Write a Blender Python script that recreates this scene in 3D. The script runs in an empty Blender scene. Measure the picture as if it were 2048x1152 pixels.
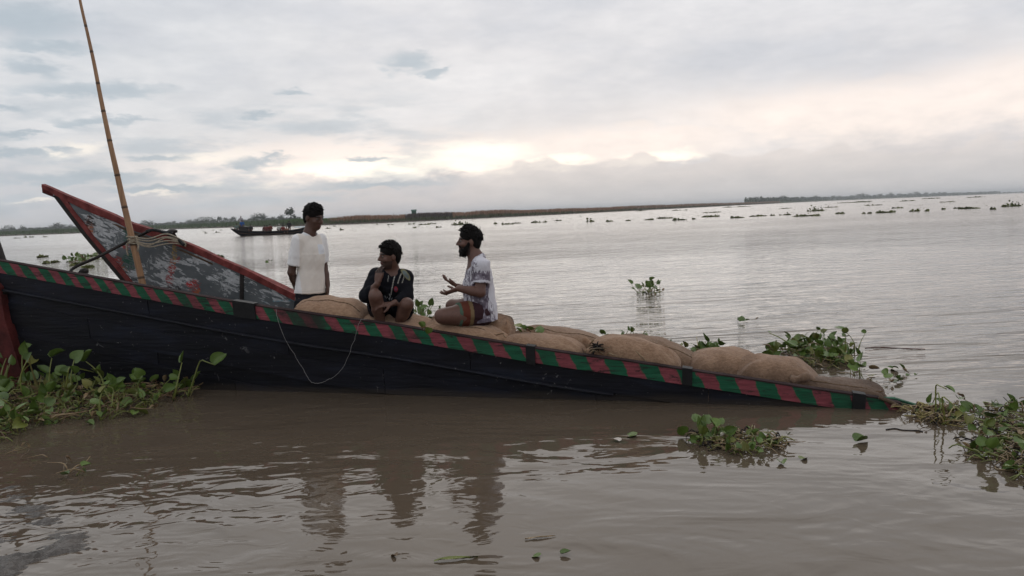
import bpy, math, random
import numpy as np
from mathutils import Vector, Matrix, Quaternion

random.seed(7)
rng = np.random.default_rng(11)
scene = bpy.context.scene
COL = scene.collection

# ------------------------------------------------------------------ camera
CAM_H, FPX = 1.55, 1547.0
PITCH, ROLL = math.radians(5.55), math.radians(2.29)
_f = np.array([0, math.cos(PITCH), -math.sin(PITCH)])
_u0 = np.array([0, math.sin(PITCH), math.cos(PITCH)])
_r0 = np.array([1.0, 0, 0])
_r = math.cos(ROLL) * _r0 - math.sin(ROLL) * _u0
_u = math.sin(ROLL) * _r0 + math.cos(ROLL) * _u0
CAM = np.array([0, 0, CAM_H])
cam_data = bpy.data.cameras.new('camera')
cam = bpy.data.objects.new('camera', cam_data)
COL.objects.link(cam)
m = Matrix.Identity(4)
for i in range(3):
    m[i][0], m[i][1], m[i][2], m[i][3] = _r[i], _u[i], -_f[i], CAM[i]
cam.matrix_world = m
cam_data.sensor_width = 36.0
cam_data.lens = 36.0 * FPX / 2048.0
cam_data.clip_start, cam_data.clip_end = 0.05, 30000
scene.camera = cam
cy = scene.cycles
cy.max_bounces, cy.diffuse_bounces, cy.glossy_bounces, cy.transmission_bounces, cy.transparent_max_bounces = 5, 2, 3, 1, 4
cy.volume_bounces = 0
cy.use_adaptive_sampling, cy.adaptive_threshold = True, 0.02
cy.use_denoising = True

# surveying helpers: sight line through a measured photo point, met with a real plane
def ray(px, py):
    return _f + (px - 1024) / FPX * _r + (576 - py) / FPX * _u
def P(px, py, Y):
    d = ray(px, py)
    return CAM + d * (Y / d[1])
def W(px, py, z=0.0):
    d = ray(px, py)
    return CAM + d * ((z - CAM_H) / d[2])
def onplane(px, py, n, c):
    d = ray(px, py); n = np.array(n, float)
    return CAM + d * ((c - n @ CAM) / (n @ d))

# ------------------------------------------------------------------ exposure, sky, sun
scene.view_settings.view_transform = 'Standard'
scene.view_settings.look = 'None'
scene.view_settings.gamma = 1.0
scene.view_settings.exposure = 0.07
scene.view_settings.use_curve_mapping = False
SUN_AZ, SUN_EL = math.radians(-6), math.radians(35)
sun_data = bpy.data.lights.new('sun', 'SUN')
sun_data.energy, sun_data.angle, sun_data.color = 0.5, math.radians(80), (1.0, 0.93, 0.84)
sun = bpy.data.objects.new('sun', sun_data)
COL.objects.link(sun)
sun.location = (0, 40, 60)
_sd = Vector((math.sin(SUN_AZ) * math.cos(SUN_EL), math.cos(SUN_AZ) * math.cos(SUN_EL), math.sin(SUN_EL)))
sun.rotation_euler = _sd.to_track_quat('Z', 'Y').to_euler()

world = bpy.data.worlds.new('World')
scene.world = world
world.use_nodes = True
world.cycles.sampling_method, world.cycles.sample_map_resolution = 'MANUAL', 256

class NT:
    """small wrapper for building shader node trees"""
    def __init__(s, tree):
        s.t = tree; tree.nodes.clear()
    def n(s, typ, **kw):
        nd = s.t.nodes.new(typ)
        for k, v in kw.items(): setattr(nd, k, v)
        return nd
    def put(s, sock, v):
        if isinstance(v, bpy.types.NodeSocket): s.t.links.new(v, sock)
        elif isinstance(v, (tuple, list)) and len(v) == 3 and sock.type == 'RGBA': sock.default_value = (*v, 1)
        else: sock.default_value = v
    def m(s, op, a, b=None, c=None, clamp=False):
        nd = s.n('ShaderNodeMath', operation=op, use_clamp=clamp)
        s.put(nd.inputs[0], a)
        if b is not None: s.put(nd.inputs[1], b)
        if c is not None: s.put(nd.inputs[2], c)
        return nd.outputs[0]
    def vm(s, op, a, b=None):
        nd = s.n('ShaderNodeVectorMath', operation=op)
        s.put(nd.inputs[0], a)
        if b is not None: s.put(nd.inputs[1], b)
        return nd.outputs['Value'] if op in ('DOT_PRODUCT', 'LENGTH', 'DISTANCE') else nd.outputs[0]
    def xyz(s, x, y, z):
        nd = s.n('ShaderNodeCombineXYZ')
        for i, v in enumerate((x, y, z)): s.put(nd.inputs[i], v)
        return nd.outputs[0]
    def sep(s, v):
        nd = s.n('ShaderNodeSeparateXYZ'); s.put(nd.inputs[0], v)
        return nd.outputs
    def noise(s, vec, scale, detail=3, rough=0.5, dist=0.0, lac=2.0):
        nd = s.n('ShaderNodeTexNoise')
        if vec is not None: s.put(nd.inputs['Vector'], vec)
        nd.inputs['Scale'].default_value = scale; nd.inputs['Detail'].default_value = detail
        nd.inputs['Roughness'].default_value = rough; nd.inputs['Distortion'].default_value = dist
        nd.inputs['Lacunarity'].default_value = lac
        return nd.outputs[0]
    def mix(s, f, a, b, blend='MIX'):
        nd = s.n('ShaderNodeMix', data_type='RGBA', blend_type=blend)
        s.put(nd.inputs[0], f); s.put(nd.inputs[6], a); s.put(nd.inputs[7], b)
        return nd.outputs[2]
    def ramp(s, f, stops, interp='LINEAR'):
        nd = s.n('ShaderNodeValToRGB'); r = nd.color_ramp; r.interpolation = interp
        while len(r.elements) > 1: r.elements.remove(r.elements[-1])
        r.elements[0].position = stops[0][0]; r.elements[0].color = (*stops[0][1], 1)
        for p, c in stops[1:]:
            e = r.elements.new(p); e.color = (*c, 1)
        s.put(nd.inputs[0], f)
        return nd.outputs[0]
    def step(s, v, lo, hi):
        nd = s.n('ShaderNodeMapRange', interpolation_type='SMOOTHSTEP')
        s.put(nd.inputs[0], v); nd.inputs[1].default_value = lo; nd.inputs[2].default_value = hi
        return nd.outputs[0]

def build_sky():
    w = NT(world.node_tree)
    tc = w.n('ShaderNodeTexCoord')
    x, y, z = w.sep(tc.outputs['Generated'])
    D = 57.29578
    az = w.m('MULTIPLY', w.m('ARCTAN2', x, y), D)
    el = w.m('MULTIPLY', w.m('ARCSINE', z), D)
    sky = w.n('ShaderNodeTexSky', sky_type='NISHITA', sun_disc=False)
    sky.sun_elevation, sky.sun_rotation = SUN_EL, SUN_AZ
    sky.dust_density = 3.0
    # cloud-deck texture, stretched along the horizon
    v1 = w.xyz(w.m('MULTIPLY', az, 0.055), w.m('MULTIPLY', el, 0.17), 3.1)
    big = w.noise(v1, 1.0, 4, 0.55)
    v2 = w.xyz(w.m('MULTIPLY', az, 0.13), w.m('MULTIPLY', el, 0.55), 8.7)
    mid = w.noise(v2, 1.0, 5, 0.58)
    v3 = w.xyz(w.m('MULTIPLY', az, 0.42), w.m('MULTIPLY', el, 1.1), 1.7)
    fine = w.noise(v3, 1.0, 5, 0.6)
    wob = w.m('SUBTRACT', mid, 0.5); wob2 = w.m('SUBTRACT', fine, 0.5)
    azw = w.m('ADD', az, w.m('ADD', w.m('MULTIPLY', wob, 7.0), w.m('MULTIPLY', wob2, 4.0)))
    elw = w.m('ADD', el, w.m('ADD', w.m('MULTIPLY', wob2, 1.9), w.m('MULTIPLY', wob, 1.0)))
    base = w.ramp(w.m('DIVIDE', w.m('MAXIMUM', el, 0.0), 90.0), [
        (0.0, (0.64, 0.60, 0.60)), (0.022, (0.68, 0.63, 0.615)), (0.05, (0.75, 0.71, 0.70)), (0.09, (0.74, 0.725, 0.735)),
        (0.17, (0.71, 0.71, 0.735)), (0.3, (0.66, 0.665, 0.69)), (0.6, (0.64, 0.645, 0.68)), (1.0, (0.64, 0.645, 0.68))])
    # bluish cooler left, warm right, dimmer away from the sunset
    left = w.step(az, -2.0, -30.0)
    base = w.mix(w.m('MULTIPLY', left, 0.45), base, (0.56, 0.62, 0.67))
    col = w.mix(w.m('MULTIPLY', w.step(big, 0.45, 0.66), 0.60), base, (0.82, 0.81, 0.82))
    col = w.mix(w.m('MULTIPLY', w.step(big, 0.53, 0.34), 0.50), col, (0.53, 0.56, 0.62))
    def blob(px, py, sx, sy, soft=True):
        a0 = math.degrees(math.atan((px - 1024) / FPX)); hy = 466 - 0.04 * px
        e0 = (hy - py) * 0.0368
        d = w.vm('MULTIPLY', w.vm('SUBTRACT', pos, (a0, e0, 0)), (1 / (sx * 0.0368), 1 / (sy * 0.0368), 0))
        return w.vm('DOT_PRODUCT', d, d)
    def union(lst):
        acc = None
        for b in lst:
            acc = b if acc is None else w.m('MINIMUM', acc, b)
        return w.m('EXPONENT', w.m('MULTIPLY', acc, -1.0))
    pos = w.xyz(azw, elw, 0.0)
    # warm glow band low on the right
    glow = union([blob(1750, 240, 420, 60), blob(2100, 215, 300, 70), blob(1250, 290, 300, 40), blob(780, 320, 420, 42)])
    col = w.mix(w.m('MULTIPLY', w.step(glow, 0.0, 0.9), 0.9), col, (1.04, 0.92, 0.845))
    # openings where the light breaks through
    gaps = union([blob(850, 332, 260, 26), blob(970, 308, 130, 26), blob(1130, 322, 90, 16), blob(1330, 318, 95, 17), blob(700, 338, 150, 15),
                  ])
    core = w.step(w.m('ADD', gaps, w.m('MULTIPLY', wob2, 0.5)), 0.20, 0.95)
    col = w.mix(core, col, (1.25, 1.15, 1.0))
    small = union([blob(420, 325, 90, 15), blob(170, 318, 60, 13), blob(480, 372, 120, 9), blob(310, 395, 60, 7), blob(90, 405, 30, 6)])
    col = w.mix(w.m('MULTIPLY', w.step(w.m('ADD', small, w.m('MULTIPLY', wob2, 0.4)), 0.15, 1.15), 0.85), col, (1.0, 0.93, 0.84))
    # streaky grey clouds lower left
    streak = w.m('MULTIPLY', w.step(mid, 0.47, 0.66), w.m('MULTIPLY', w.step(az, 2.0, -14.0), w.m('MULTIPLY', w.step(el, 0.6, 1.6), w.step(el, 11.5, 6.0))))
    col = w.mix(w.m('MULTIPLY', streak, 0.85), col, (0.50, 0.55, 0.60))
    # separate darker cloud shreds
    dark = union([blob(110, 112, 130, 38), blob(175, 145, 90, 18), blob(835, 138, 62, 24), blob(880, 155, 40, 8), blob(240, 215, 140, 17), blob(110, 190, 55, 30), blob(612, 199, 42, 8),
                  blob(553, 240, 32, 8), blob(50, 260, 60, 10), blob(240, 268, 90, 10), blob(75, 300, 40, 6), blob(340, 328, 70, 10), blob(60, 330, 90, 9),
                  blob(520, 330, 60, 12), blob(740, 322, 70, 8), blob(180, 368, 200, 14), blob(330, 385, 160, 10), blob(760, 372, 190, 13)])
    dk = w.step(w.m('ADD', dark, w.m('MULTIPLY', wob2, 0.45)), 0.25, 1.0)
    col = w.mix(w.m('MULTIPLY', dk, 0.85), col, (0.42, 0.49, 0.55))
    # bank of cumulus low over the horizon on the right
    puff = w.n('ShaderNodeTexVoronoi', feature='SMOOTH_F1'); puff.inputs['Scale'].default_value = 1.0
    puff.inputs['Smoothness'].default_value = 0.4
    w.put(puff.inputs['Vector'], w.xyz(w.m('MULTIPLY', w.m('ADD', az, w.m('MULTIPLY', wob2, 2.0)), 0.42), w.m('MULTIPLY', el, 0.5), 0.4))
    top = w.m('ADD', 3.7, w.m('SUBTRACT', w.m('MULTIPLY', wob, 2.6), w.m('MULTIPLY', w.m('SUBTRACT', puff.outputs['Distance'], 0.4), 1.6)))
    top = w.m('ADD', top, w.m('MULTIPLY', wob2, 1.0))
    inb = w.step(w.m('SUBTRACT', top, el), -0.06, 0.30)
    inb = w.m('MULTIPLY', inb, w.step(az, -3.5, 1.5))
    bank = w.ramp(w.m('DIVIDE', w.m('MAXIMUM', el, 0.0), 5.0), [(0.0, (0.62, 0.61, 0.61)), (0.35, (0.66, 0.63, 0.62)), (0.9, (0.82, 0.745, 0.71))])
    col = w.mix(w.m('MULTIPLY', inb, 0.80), col, bank)
    # fine cloud texture
    col = w.mix(1.0, col, w.ramp(fine, [(0.25, (0.92, 0.93, 0.94)), (0.75, (1.06, 1.055, 1.05))]), 'MULTIPLY')
    thin = w.mix(0.04, col, w.mix(1.0, sky.outputs[0], (0.10, 0.10, 0.10), 'MULTIPLY'))
    bg = w.n('ShaderNodeBackground'); bg.inputs['Strength'].default_value = 1.0
    w.put(bg.inputs['Color'], thin)
    out = w.n('ShaderNodeOutputWorld')
    w.t.links.new(bg.outputs[0], out.inputs['Surface'])
build_sky()

# ------------------------------------------------------------------ object helpers
def tag(o, label=None, cat=None, group=None, kind=None):
    if label: o['label'] = label
    if cat: o['category'] = cat
    if group: o['group'] = group
    if kind: o['kind'] = kind
    return o
def link(o, parent=None):
    COL.objects.link(o)
    if parent is not None: o.parent = parent
    return o
def empty(name, loc=(0, 0, 0)):
    o = bpy.data.objects.new(name, None); o.location = loc; o.empty_display_size = 0.1
    COL.objects.link(o)
    return o
def np_mesh(name, v, quads, mat=None, smooth=True, colors=None, tris=None):
    v = np.asarray(v, np.float32)
    me = bpy.data.meshes.new(name)
    faces = []
    lt = []
    if quads is not None and len(quads):
        q = np.asarray(quads, np.int32); faces.append(q.ravel()); lt.append(np.full(len(q), 4, np.int32))
    if tris is not None and len(tris):
        t = np.asarray(tris, np.int32); faces.append(t.ravel()); lt.append(np.full(len(t), 3, np.int32))
    loops = np.concatenate(faces); tot = np.concatenate(lt)
    me.vertices.add(len(v)); me.vertices.foreach_set('co', v.ravel())
    me.loops.add(len(loops)); me.loops.foreach_set('vertex_index', loops)
    me.polygons.add(len(tot))
    me.polygons.foreach_set('loop_start', np.concatenate([[0], np.cumsum(tot)[:-1]]).astype(np.int32))
    me.polygons.foreach_set('loop_total', tot)
    me.polygons.foreach_set('use_smooth', np.full(len(tot), smooth))
    if colors is not None:
        a = me.attributes.new('Col', 'FLOAT_COLOR', 'POINT')
        c = np.ones((len(v), 4), np.float32); c[:, :3] = colors
        a.data.foreach_set('color', c.ravel())
    me.update(calc_edges=True); me.validate()
    if mat is not None: me.materials.append(mat)
    return me
def obj(name, me, parent=None, loc=None):
    o = bpy.data.objects.new(name, me)
    if loc is not None: o.location = loc
    return link(o, parent)
def vert_attr(me, name, vals):
    a = me.attributes.new(name, 'FLOAT', 'POINT')
    a.data.foreach_set('value', np.asarray(vals, np.float32))
def rel(pts, origin):
    return np.asarray(pts, float) - np.asarray(origin, float)
def smooth_poly(pts, n):
    """Catmull-Rom through pts, n samples per span"""
    p = np.asarray(pts, float)
    q = np.vstack([2 * p[0] - p[1], p, 2 * p[-1] - p[-2]])
    out = []
    for i in range(1, len(q) - 2):
        for k in range(n):
            t = k / n
            a, b, c, d = q[i - 1], q[i], q[i + 1], q[i + 2]
            out.append(0.5 * ((2 * b) + (c - a) * t + (2 * a - 5 * b + 4 * c - d) * t * t + (3 * b - a - 3 * c + d) * t ** 3))
    out.append(p[-1])
    return np.array(out)
def tube_data(pts, radii, sides=8, cap=True):
    p = np.asarray(pts, float); n = len(p)
    r = np.broadcast_to(np.asarray(radii, float), (n,))
    tan = np.gradient(p, axis=0); tan /= np.linalg.norm(tan, axis=1)[:, None] + 1e-12
    ref = np.array([0, 0, 1.0]) if abs(tan[0][2]) < 0.9 else np.array([1.0, 0, 0])
    a = np.cross(tan[0], ref); a /= np.linalg.norm(a)
    V = []
    for i in range(n):
        a = a - tan[i] * (a @ tan[i]); a /= np.linalg.norm(a) + 1e-12
        b = np.cross(tan[i], a)
        for k in range(sides):
            th = 2 * math.pi * k / sides
            V.append(p[i] + r[i] * (math.cos(th) * a + math.sin(th) * b))
    Q = []
    for i in range(n - 1):
        for k in range(sides):
            k2 = (k + 1) % sides
            Q.append((i * sides + k, i * sides + k2, (i + 1) * sides + k2, (i + 1) * sides + k))
    T = []
    if cap:
        c0 = len(V); V.append(p[0]); c1 = len(V); V.append(p[-1])
        for k in range(sides):
            k2 = (k + 1) % sides
            T.append((c0, k2, k)); T.append((c1, (n - 1) * sides + k, (n - 1) * sides + k2))
    return np.array(V), Q, T
def tube(name, pts, radii, mat, parent=None, sides=8, origin=(0, 0, 0)):
    V, Q, T = tube_data(rel(pts, origin), radii, sides)
    return obj(name, np_mesh(name, V, Q, mat, True, tris=T), parent)
def tubes(name, lst, mat, parent=None, sides=6, origin=(0, 0, 0)):
    VV, QQ, TT, o = [], [], [], 0
    for pts, r in lst:
        V, Q, T = tube_data(rel(pts, origin), r, sides)
        VV.append(V); QQ += [tuple(i + o for i in q) for q in Q]; TT += [tuple(i + o for i in t) for t in T]
        o += len(V)
    return obj(name, np_mesh(name, np.vstack(VV), QQ, mat, True, tris=TT), parent)
def board(name, A, B, thick_vec, mat, parent=None, origin=(0, 0, 0), attr=None):
    """plank between polyline A (top) and polyline B (bottom), extruded by thick_vec, crisp edges"""
    A = rel(A, origin); B = rel(B, origin); t = np.asarray(thick_vec, float); n = len(A)
    V = np.vstack([A, B, A + t, B + t])
    Q = []
    for i in range(n - 1):
        Q += [(i, n + i, n + i + 1, i + 1), (2 * n + i, 2 * n + i + 1, 3 * n + i + 1, 3 * n + i),
              (i, i + 1, 2 * n + i + 1, 2 * n + i), (n + i, 3 * n + i, 3 * n + i + 1, n + i + 1)]
    Q += [(0, 2 * n, 3 * n, n), (n - 1, 2 * n - 1, 4 * n - 1, 3 * n - 1)]
    me = np_mesh(name, V, Q, mat, False)
    if attr is not None:
        a, b = attr[1:]
        vert_attr(me, attr[0], np.concatenate([a, b, a, b]))
    return obj(name, me, parent)
# ------------------------------------------------------------------ materials
def material(name, build):
    mt = bpy.data.materials.new(name); mt.use_nodes = True
    w = NT(mt.node_tree)
    bs = w.n('ShaderNodeBsdfPrincipled'); out = w.n('ShaderNodeOutputMaterial')
    w.t.links.new(bs.outputs[0], out.inputs[0])
    build(w, bs)
    return mt
def bump(w, bs, h, strength=0.3, dist=0.01):
    b = w.n('ShaderNodeBump'); b.inputs['Strength'].default_value = strength; b.inputs['Distance'].default_value = dist
    w.put(b.inputs['Height'], h); w.t.links.new(b.outputs[0], bs.inputs['Normal'])
def simple(name, c, rough=0.7, var=0.25, scale=8.0, bstr=0.2, bdist=0.004, spec=0.3, c2=None):
    def f(w, bs):
        oc = w.n('ShaderNodeTexCoord').outputs['Object']
        n = w.noise(oc, scale, 5, 0.6)
        lo = tuple(x * (1 - var) for x in c); hi = tuple(min(1, x * (1 + var)) for x in c) if c2 is None else c2
        w.put(bs.inputs['Base Color'], w.ramp(n, [(0.3, lo), (0.7, hi)]))
        bs.inputs['Roughness'].default_value = rough; bs.inputs['Specular IOR Level'].default_value = spec
        bump(w, bs, w.noise(oc, scale * 6, 4, 0.6), bstr, bdist)
    return material(name, f)

M = {}
def m_water(w, bs):
    geo = w.n('ShaderNodeNewGeometry').outputs['Position']
    x, y, z = w.sep(geo)
    # wind-ruffled open river, calm lee water on the near side of the boat
    lee = w.m('SUBTRACT', w.m('ADD', y, w.m('MULTIPLY', x, 0.281)), 6.6)
    lee = w.m('ADD', lee, w.m('MULTIPLY', w.m('SUBTRACT', w.noise(geo, 0.5, 2), 0.5), 1.6))
    openw = w.step(lee, -0.3, 2.2)
    far = w.step(y, 12.0, 60.0)
    gust = w.step(w.noise(w.xyz(w.m('MULTIPLY', x, 0.05), w.m('MULTIPLY', y, 0.11), 2.0), 1.0, 3, 0.6), 0.35, 0.65)
    # crests run across the view, a little oblique
    xr = w.m('ADD', w.m('MULTIPLY', x, 0.20), w.m('MULTIPLY', y, 0.04)); yr = w.m('SUBTRACT', w.m('MULTIPLY', y, 1.0), w.m('MULTIPLY', x, 0.12))
    r1 = w.m('SUBTRACT', 1.0, w.m('ABSOLUTE', w.m('MULTIPLY_ADD', w.noise(w.xyz(xr, yr, 0.0), 3.6, 3, 0.55, 0.4), 2.0, -1.0)))
    r2 = w.m('SUBTRACT', 1.0, w.m('ABSOLUTE', w.m('MULTIPLY_ADD', w.noise(w.xyz(xr, yr, 5.0), 1.5, 2, 0.5, 0.5), 2.0, -1.0)))
    r3 = w.noise(w.xyz(w.m('MULTIPLY', xr, 1.6), yr, 9.0), 14.0, 2, 0.5)
    rip = w.m('ADD', w.m('MULTIPLY', r1, 0.070), w.m('ADD', w.m('MULTIPLY', r2, 0.150), w.m('MULTIPLY', r3, 0.006)))
    # a wind-darkened lane lies across the river, smoother water this side of it
    lane = w.m('ADD', w.m('ADD', y, w.m('MULTIPLY', x, 0.10)), w.m('MULTIPLY', w.m('SUBTRACT', w.noise(w.xyz(w.m('MULTIPLY', x, 0.06), w.m('MULTIPLY', y, 0.03), 7.0), 1.0, 3, 0.6), 0.5), 9.0))
    rough = w.m('MULTIPLY', w.step(lane, 23.0, 27.0), w.step(lane, 92.0, 70.0))
    slick = w.m('MULTIPLY', w.step(lane, 10.0, 15.0), w.step(lane, 27.0, 23.0))
    amp = w.m('MULTIPLY', openw, w.m('MULTIPLY_ADD', gust, 0.45, 0.55))
    amp = w.m('MULTIPLY', amp, w.m('SUBTRACT', w.m('MULTIPLY_ADD', rough, 0.85, 1.0), w.m('MULTIPLY', slick, 0.38)))
    # calm side: long soft undulation, small capillary rings close to the mud
    c1 = w.noise(w.xyz(w.m('ADD', w.m('MULTIPLY', x, 0.5), w.m('MULTIPLY', y, 0.25)), y, 1.0), 1.6, 3, 0.5, 0.6)
    c2 = w.noise(w.xyz(w.m('MULTIPLY', x, 0.6), y, 4.0), 7.0, 2, 0.5, 0.8)
    cleft = w.step(x, 0.6, -2.2)
    cal = w.m('ADD', w.m('MULTIPLY', c1, 0.060), w.m('MULTIPLY', c2, w.m('MULTIPLY_ADD', cleft, 0.0080, 0.0055)))
    h = w.m('ADD', cal, w.m('MULTIPLY', rip, amp))
    b = w.n('ShaderNodeBump'); b.inputs['Strength'].default_value = 1.0; b.inputs['Distance'].default_value = 0.55
    w.put(b.inputs['Height'], h); w.t.links.new(b.outputs[0], bs.inputs['Normal'])
    mud = w.noise(geo, 0.35, 3, 0.6)
    w.put(bs.inputs['Base Color'], w.ramp(mud, [(0.3, (0.088, 0.066, 0.046)), (0.7, (0.112, 0.086, 0.062))]))
    w.put(bs.inputs['Roughness'], w.m('MULTIPLY_ADD', far, 0.10, 0.035))
    bs.inputs['IOR'].default_value = 1.333
M['water'] = material('river_water', m_water)

def m_hull(w, bs):
    oc = w.n('ShaderNodeTexCoord').outputs['Object']
    x, y, z = w.sep(oc)
    st = w.xyz(w.m('MULTIPLY', x, 0.5), y, w.m('MULTIPLY', z, 2.2))
    n = w.noise(st, 3.0, 6, 0.62, 0.4)
    c = w.ramp(n, [(0.3, (0.0045, 0.0045, 0.006)), (0.55, (0.0085, 0.009, 0.014)), (0.78, (0.015, 0.019, 0.032))])
    pl = w.noise(oc, 9.0, 6, 0.7, 0.5); gate = w.noise(oc, 0.9, 2, 0.5)
    for (bx, bz, sx_, sz_) in ((6.05, 0.20, 0.30, 0.12), (6.55, 0.10, 0.25, 0.07)):
        a_ = w.m('DIVIDE', w.m('SUBTRACT', x, bx), sx_); b_ = w.m('DIVIDE', w.m('SUBTRACT', z, bz), sz_)
        gate = w.m('ADD', gate, w.m('MULTIPLY', w.m('EXPONENT', w.m('MULTIPLY', w.m('ADD', w.m('MULTIPLY', a_, a_), w.m('MULTIPLY', b_, b_)), -1.0)), 0.22))
    fl = w.m('MULTIPLY', w.step(pl, 0.60, 0.66), w.step(gate, 0.60, 0.70))
    c = w.mix(w.m('MULTIPLY', fl, 0.75), c, (0.17, 0.165, 0.16))
    sp = w.m('MULTIPLY', w.step(w.noise(oc, 34.0, 2, 0.5), 0.70, 0.75), w.step(gate, 0.42, 0.6))
    c = w.mix(w.m('MULTIPLY', sp, 0.6), c, (0.2, 0.19, 0.18))
    rnd = w.n('ShaderNodeObjectInfo').outputs['Random']
    c = w.mix(1.0, c, w.ramp(rnd, [(0.0, (0.6, 0.6, 0.62)), (1.0, (1.5, 1.5, 1.55))]), 'MULTIPLY')
    silt = w.m('MULTIPLY', w.step(w.m('ADD', z, w.m('MULTIPLY', w.m('SUBTRACT', n, 0.5), 0.10)), 0.075, 0.015), 0.5)
    c = w.mix(silt, c, (0.055, 0.043, 0.033))
    scr = w.step(w.noise(w.xyz(w.m('MULTIPLY', x, 1.2), y, w.m('MULTIPLY', z, 26.0)), 3.0, 4, 0.7, 0.3), 0.66, 0.72)
    c = w.mix(w.m('MULTIPLY', scr, 0.35), c, (0.07, 0.068, 0.07))
    w.put(bs.inputs['Base Color'], c)
    w.put(bs.inputs['Roughness'], w.m('MULTIPLY_ADD', n, 0.25, 0.42)); bs.inputs['Specular IOR Level'].default_value = 0.22
    g = w.noise(w.xyz(w.m('MULTIPLY', x, 0.25), y, w.m('MULTIPLY', z, 6.0)), 6.0, 6, 0.65)
    bump(w, bs, w.m('ADD', g, w.m('MULTIPLY', fl, 0.3)), 0.6, 0.012)
M['hull'] = material('tarred_wood', m_hull)

def m_stripe(w, bs):
    a = w.n('ShaderNodeAttribute', attribute_name='stripe').outputs['Fac']
    oc = w.n('ShaderNodeTexCoord').outputs['Object']
    x, y, z = w.sep(oc)
    ph = w.m('FRACT', w.m('ADD', a, w.m('MULTIPLY', w.m('SUBTRACT', w.noise(oc, 9.0, 4, 0.6), 0.5), 0.26)))
    cell = w.noise(w.xyz(w.m('FLOOR', a), 0.5, 0.5), 3.7, 1)
    ph = w.m('ADD', ph, w.m('MULTIPLY', w.m('SUBTRACT', cell, 0.5), 0.22))
    red = w.m('MULTIPLY', w.step(ph, 0.0, 0.04), w.step(ph, 0.52, 0.46))
    gr = w.noise(w.xyz(w.m('MULTIPLY', x, 0.35), y, w.m('MULTIPLY', z, 4.0)), 14.0, 6, 0.68, 0.3)
    rc = w.ramp(gr, [(0.25, (0.12, 0.030, 0.036)), (0.6, (0.29, 0.068, 0.085)), (0.8, (0.36, 0.12, 0.13))])
    gc = w.ramp(gr, [(0.25, (0.008, 0.05, 0.026)), (0.6, (0.016, 0.125, 0.062)), (0.8, (0.05, 0.17, 0.09))])
    c = w.mix(red, gc, rc)
    wear = w.step(w.noise(w.xyz(w.m('MULTIPLY', x, 0.4), y, w.m('MULTIPLY', z, 3.0)), 11.0, 6, 0.75, 0.6), 0.53, 0.63)
    c = w.mix(w.m('MULTIPLY', wear, 0.85), c, (0.022, 0.02, 0.02))
    grime = w.m('MULTIPLY', w.step(w.noise(oc, 1.7, 5, 0.65), 0.46, 0.64), w.m('MULTIPLY_ADD', w.m('MULTIPLY', w.step(x, 2.2, 3.4), w.step(x, 5.4, 4.4)), 0.75, 0.25))
    c = w.mix(w.m('MULTIPLY', grime, 0.85), c, (0.03, 0.026, 0.024))
    w.put(bs.inputs['Base Color'], c); bs.inputs['Roughness'].default_value = 0.62
    bs.inputs['Specular IOR Level'].default_value = 0.25
    bump(w, bs, gr, 0.6, 0.006)
M['stripe'] = material('red_green_striped_paint', m_stripe)

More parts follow.
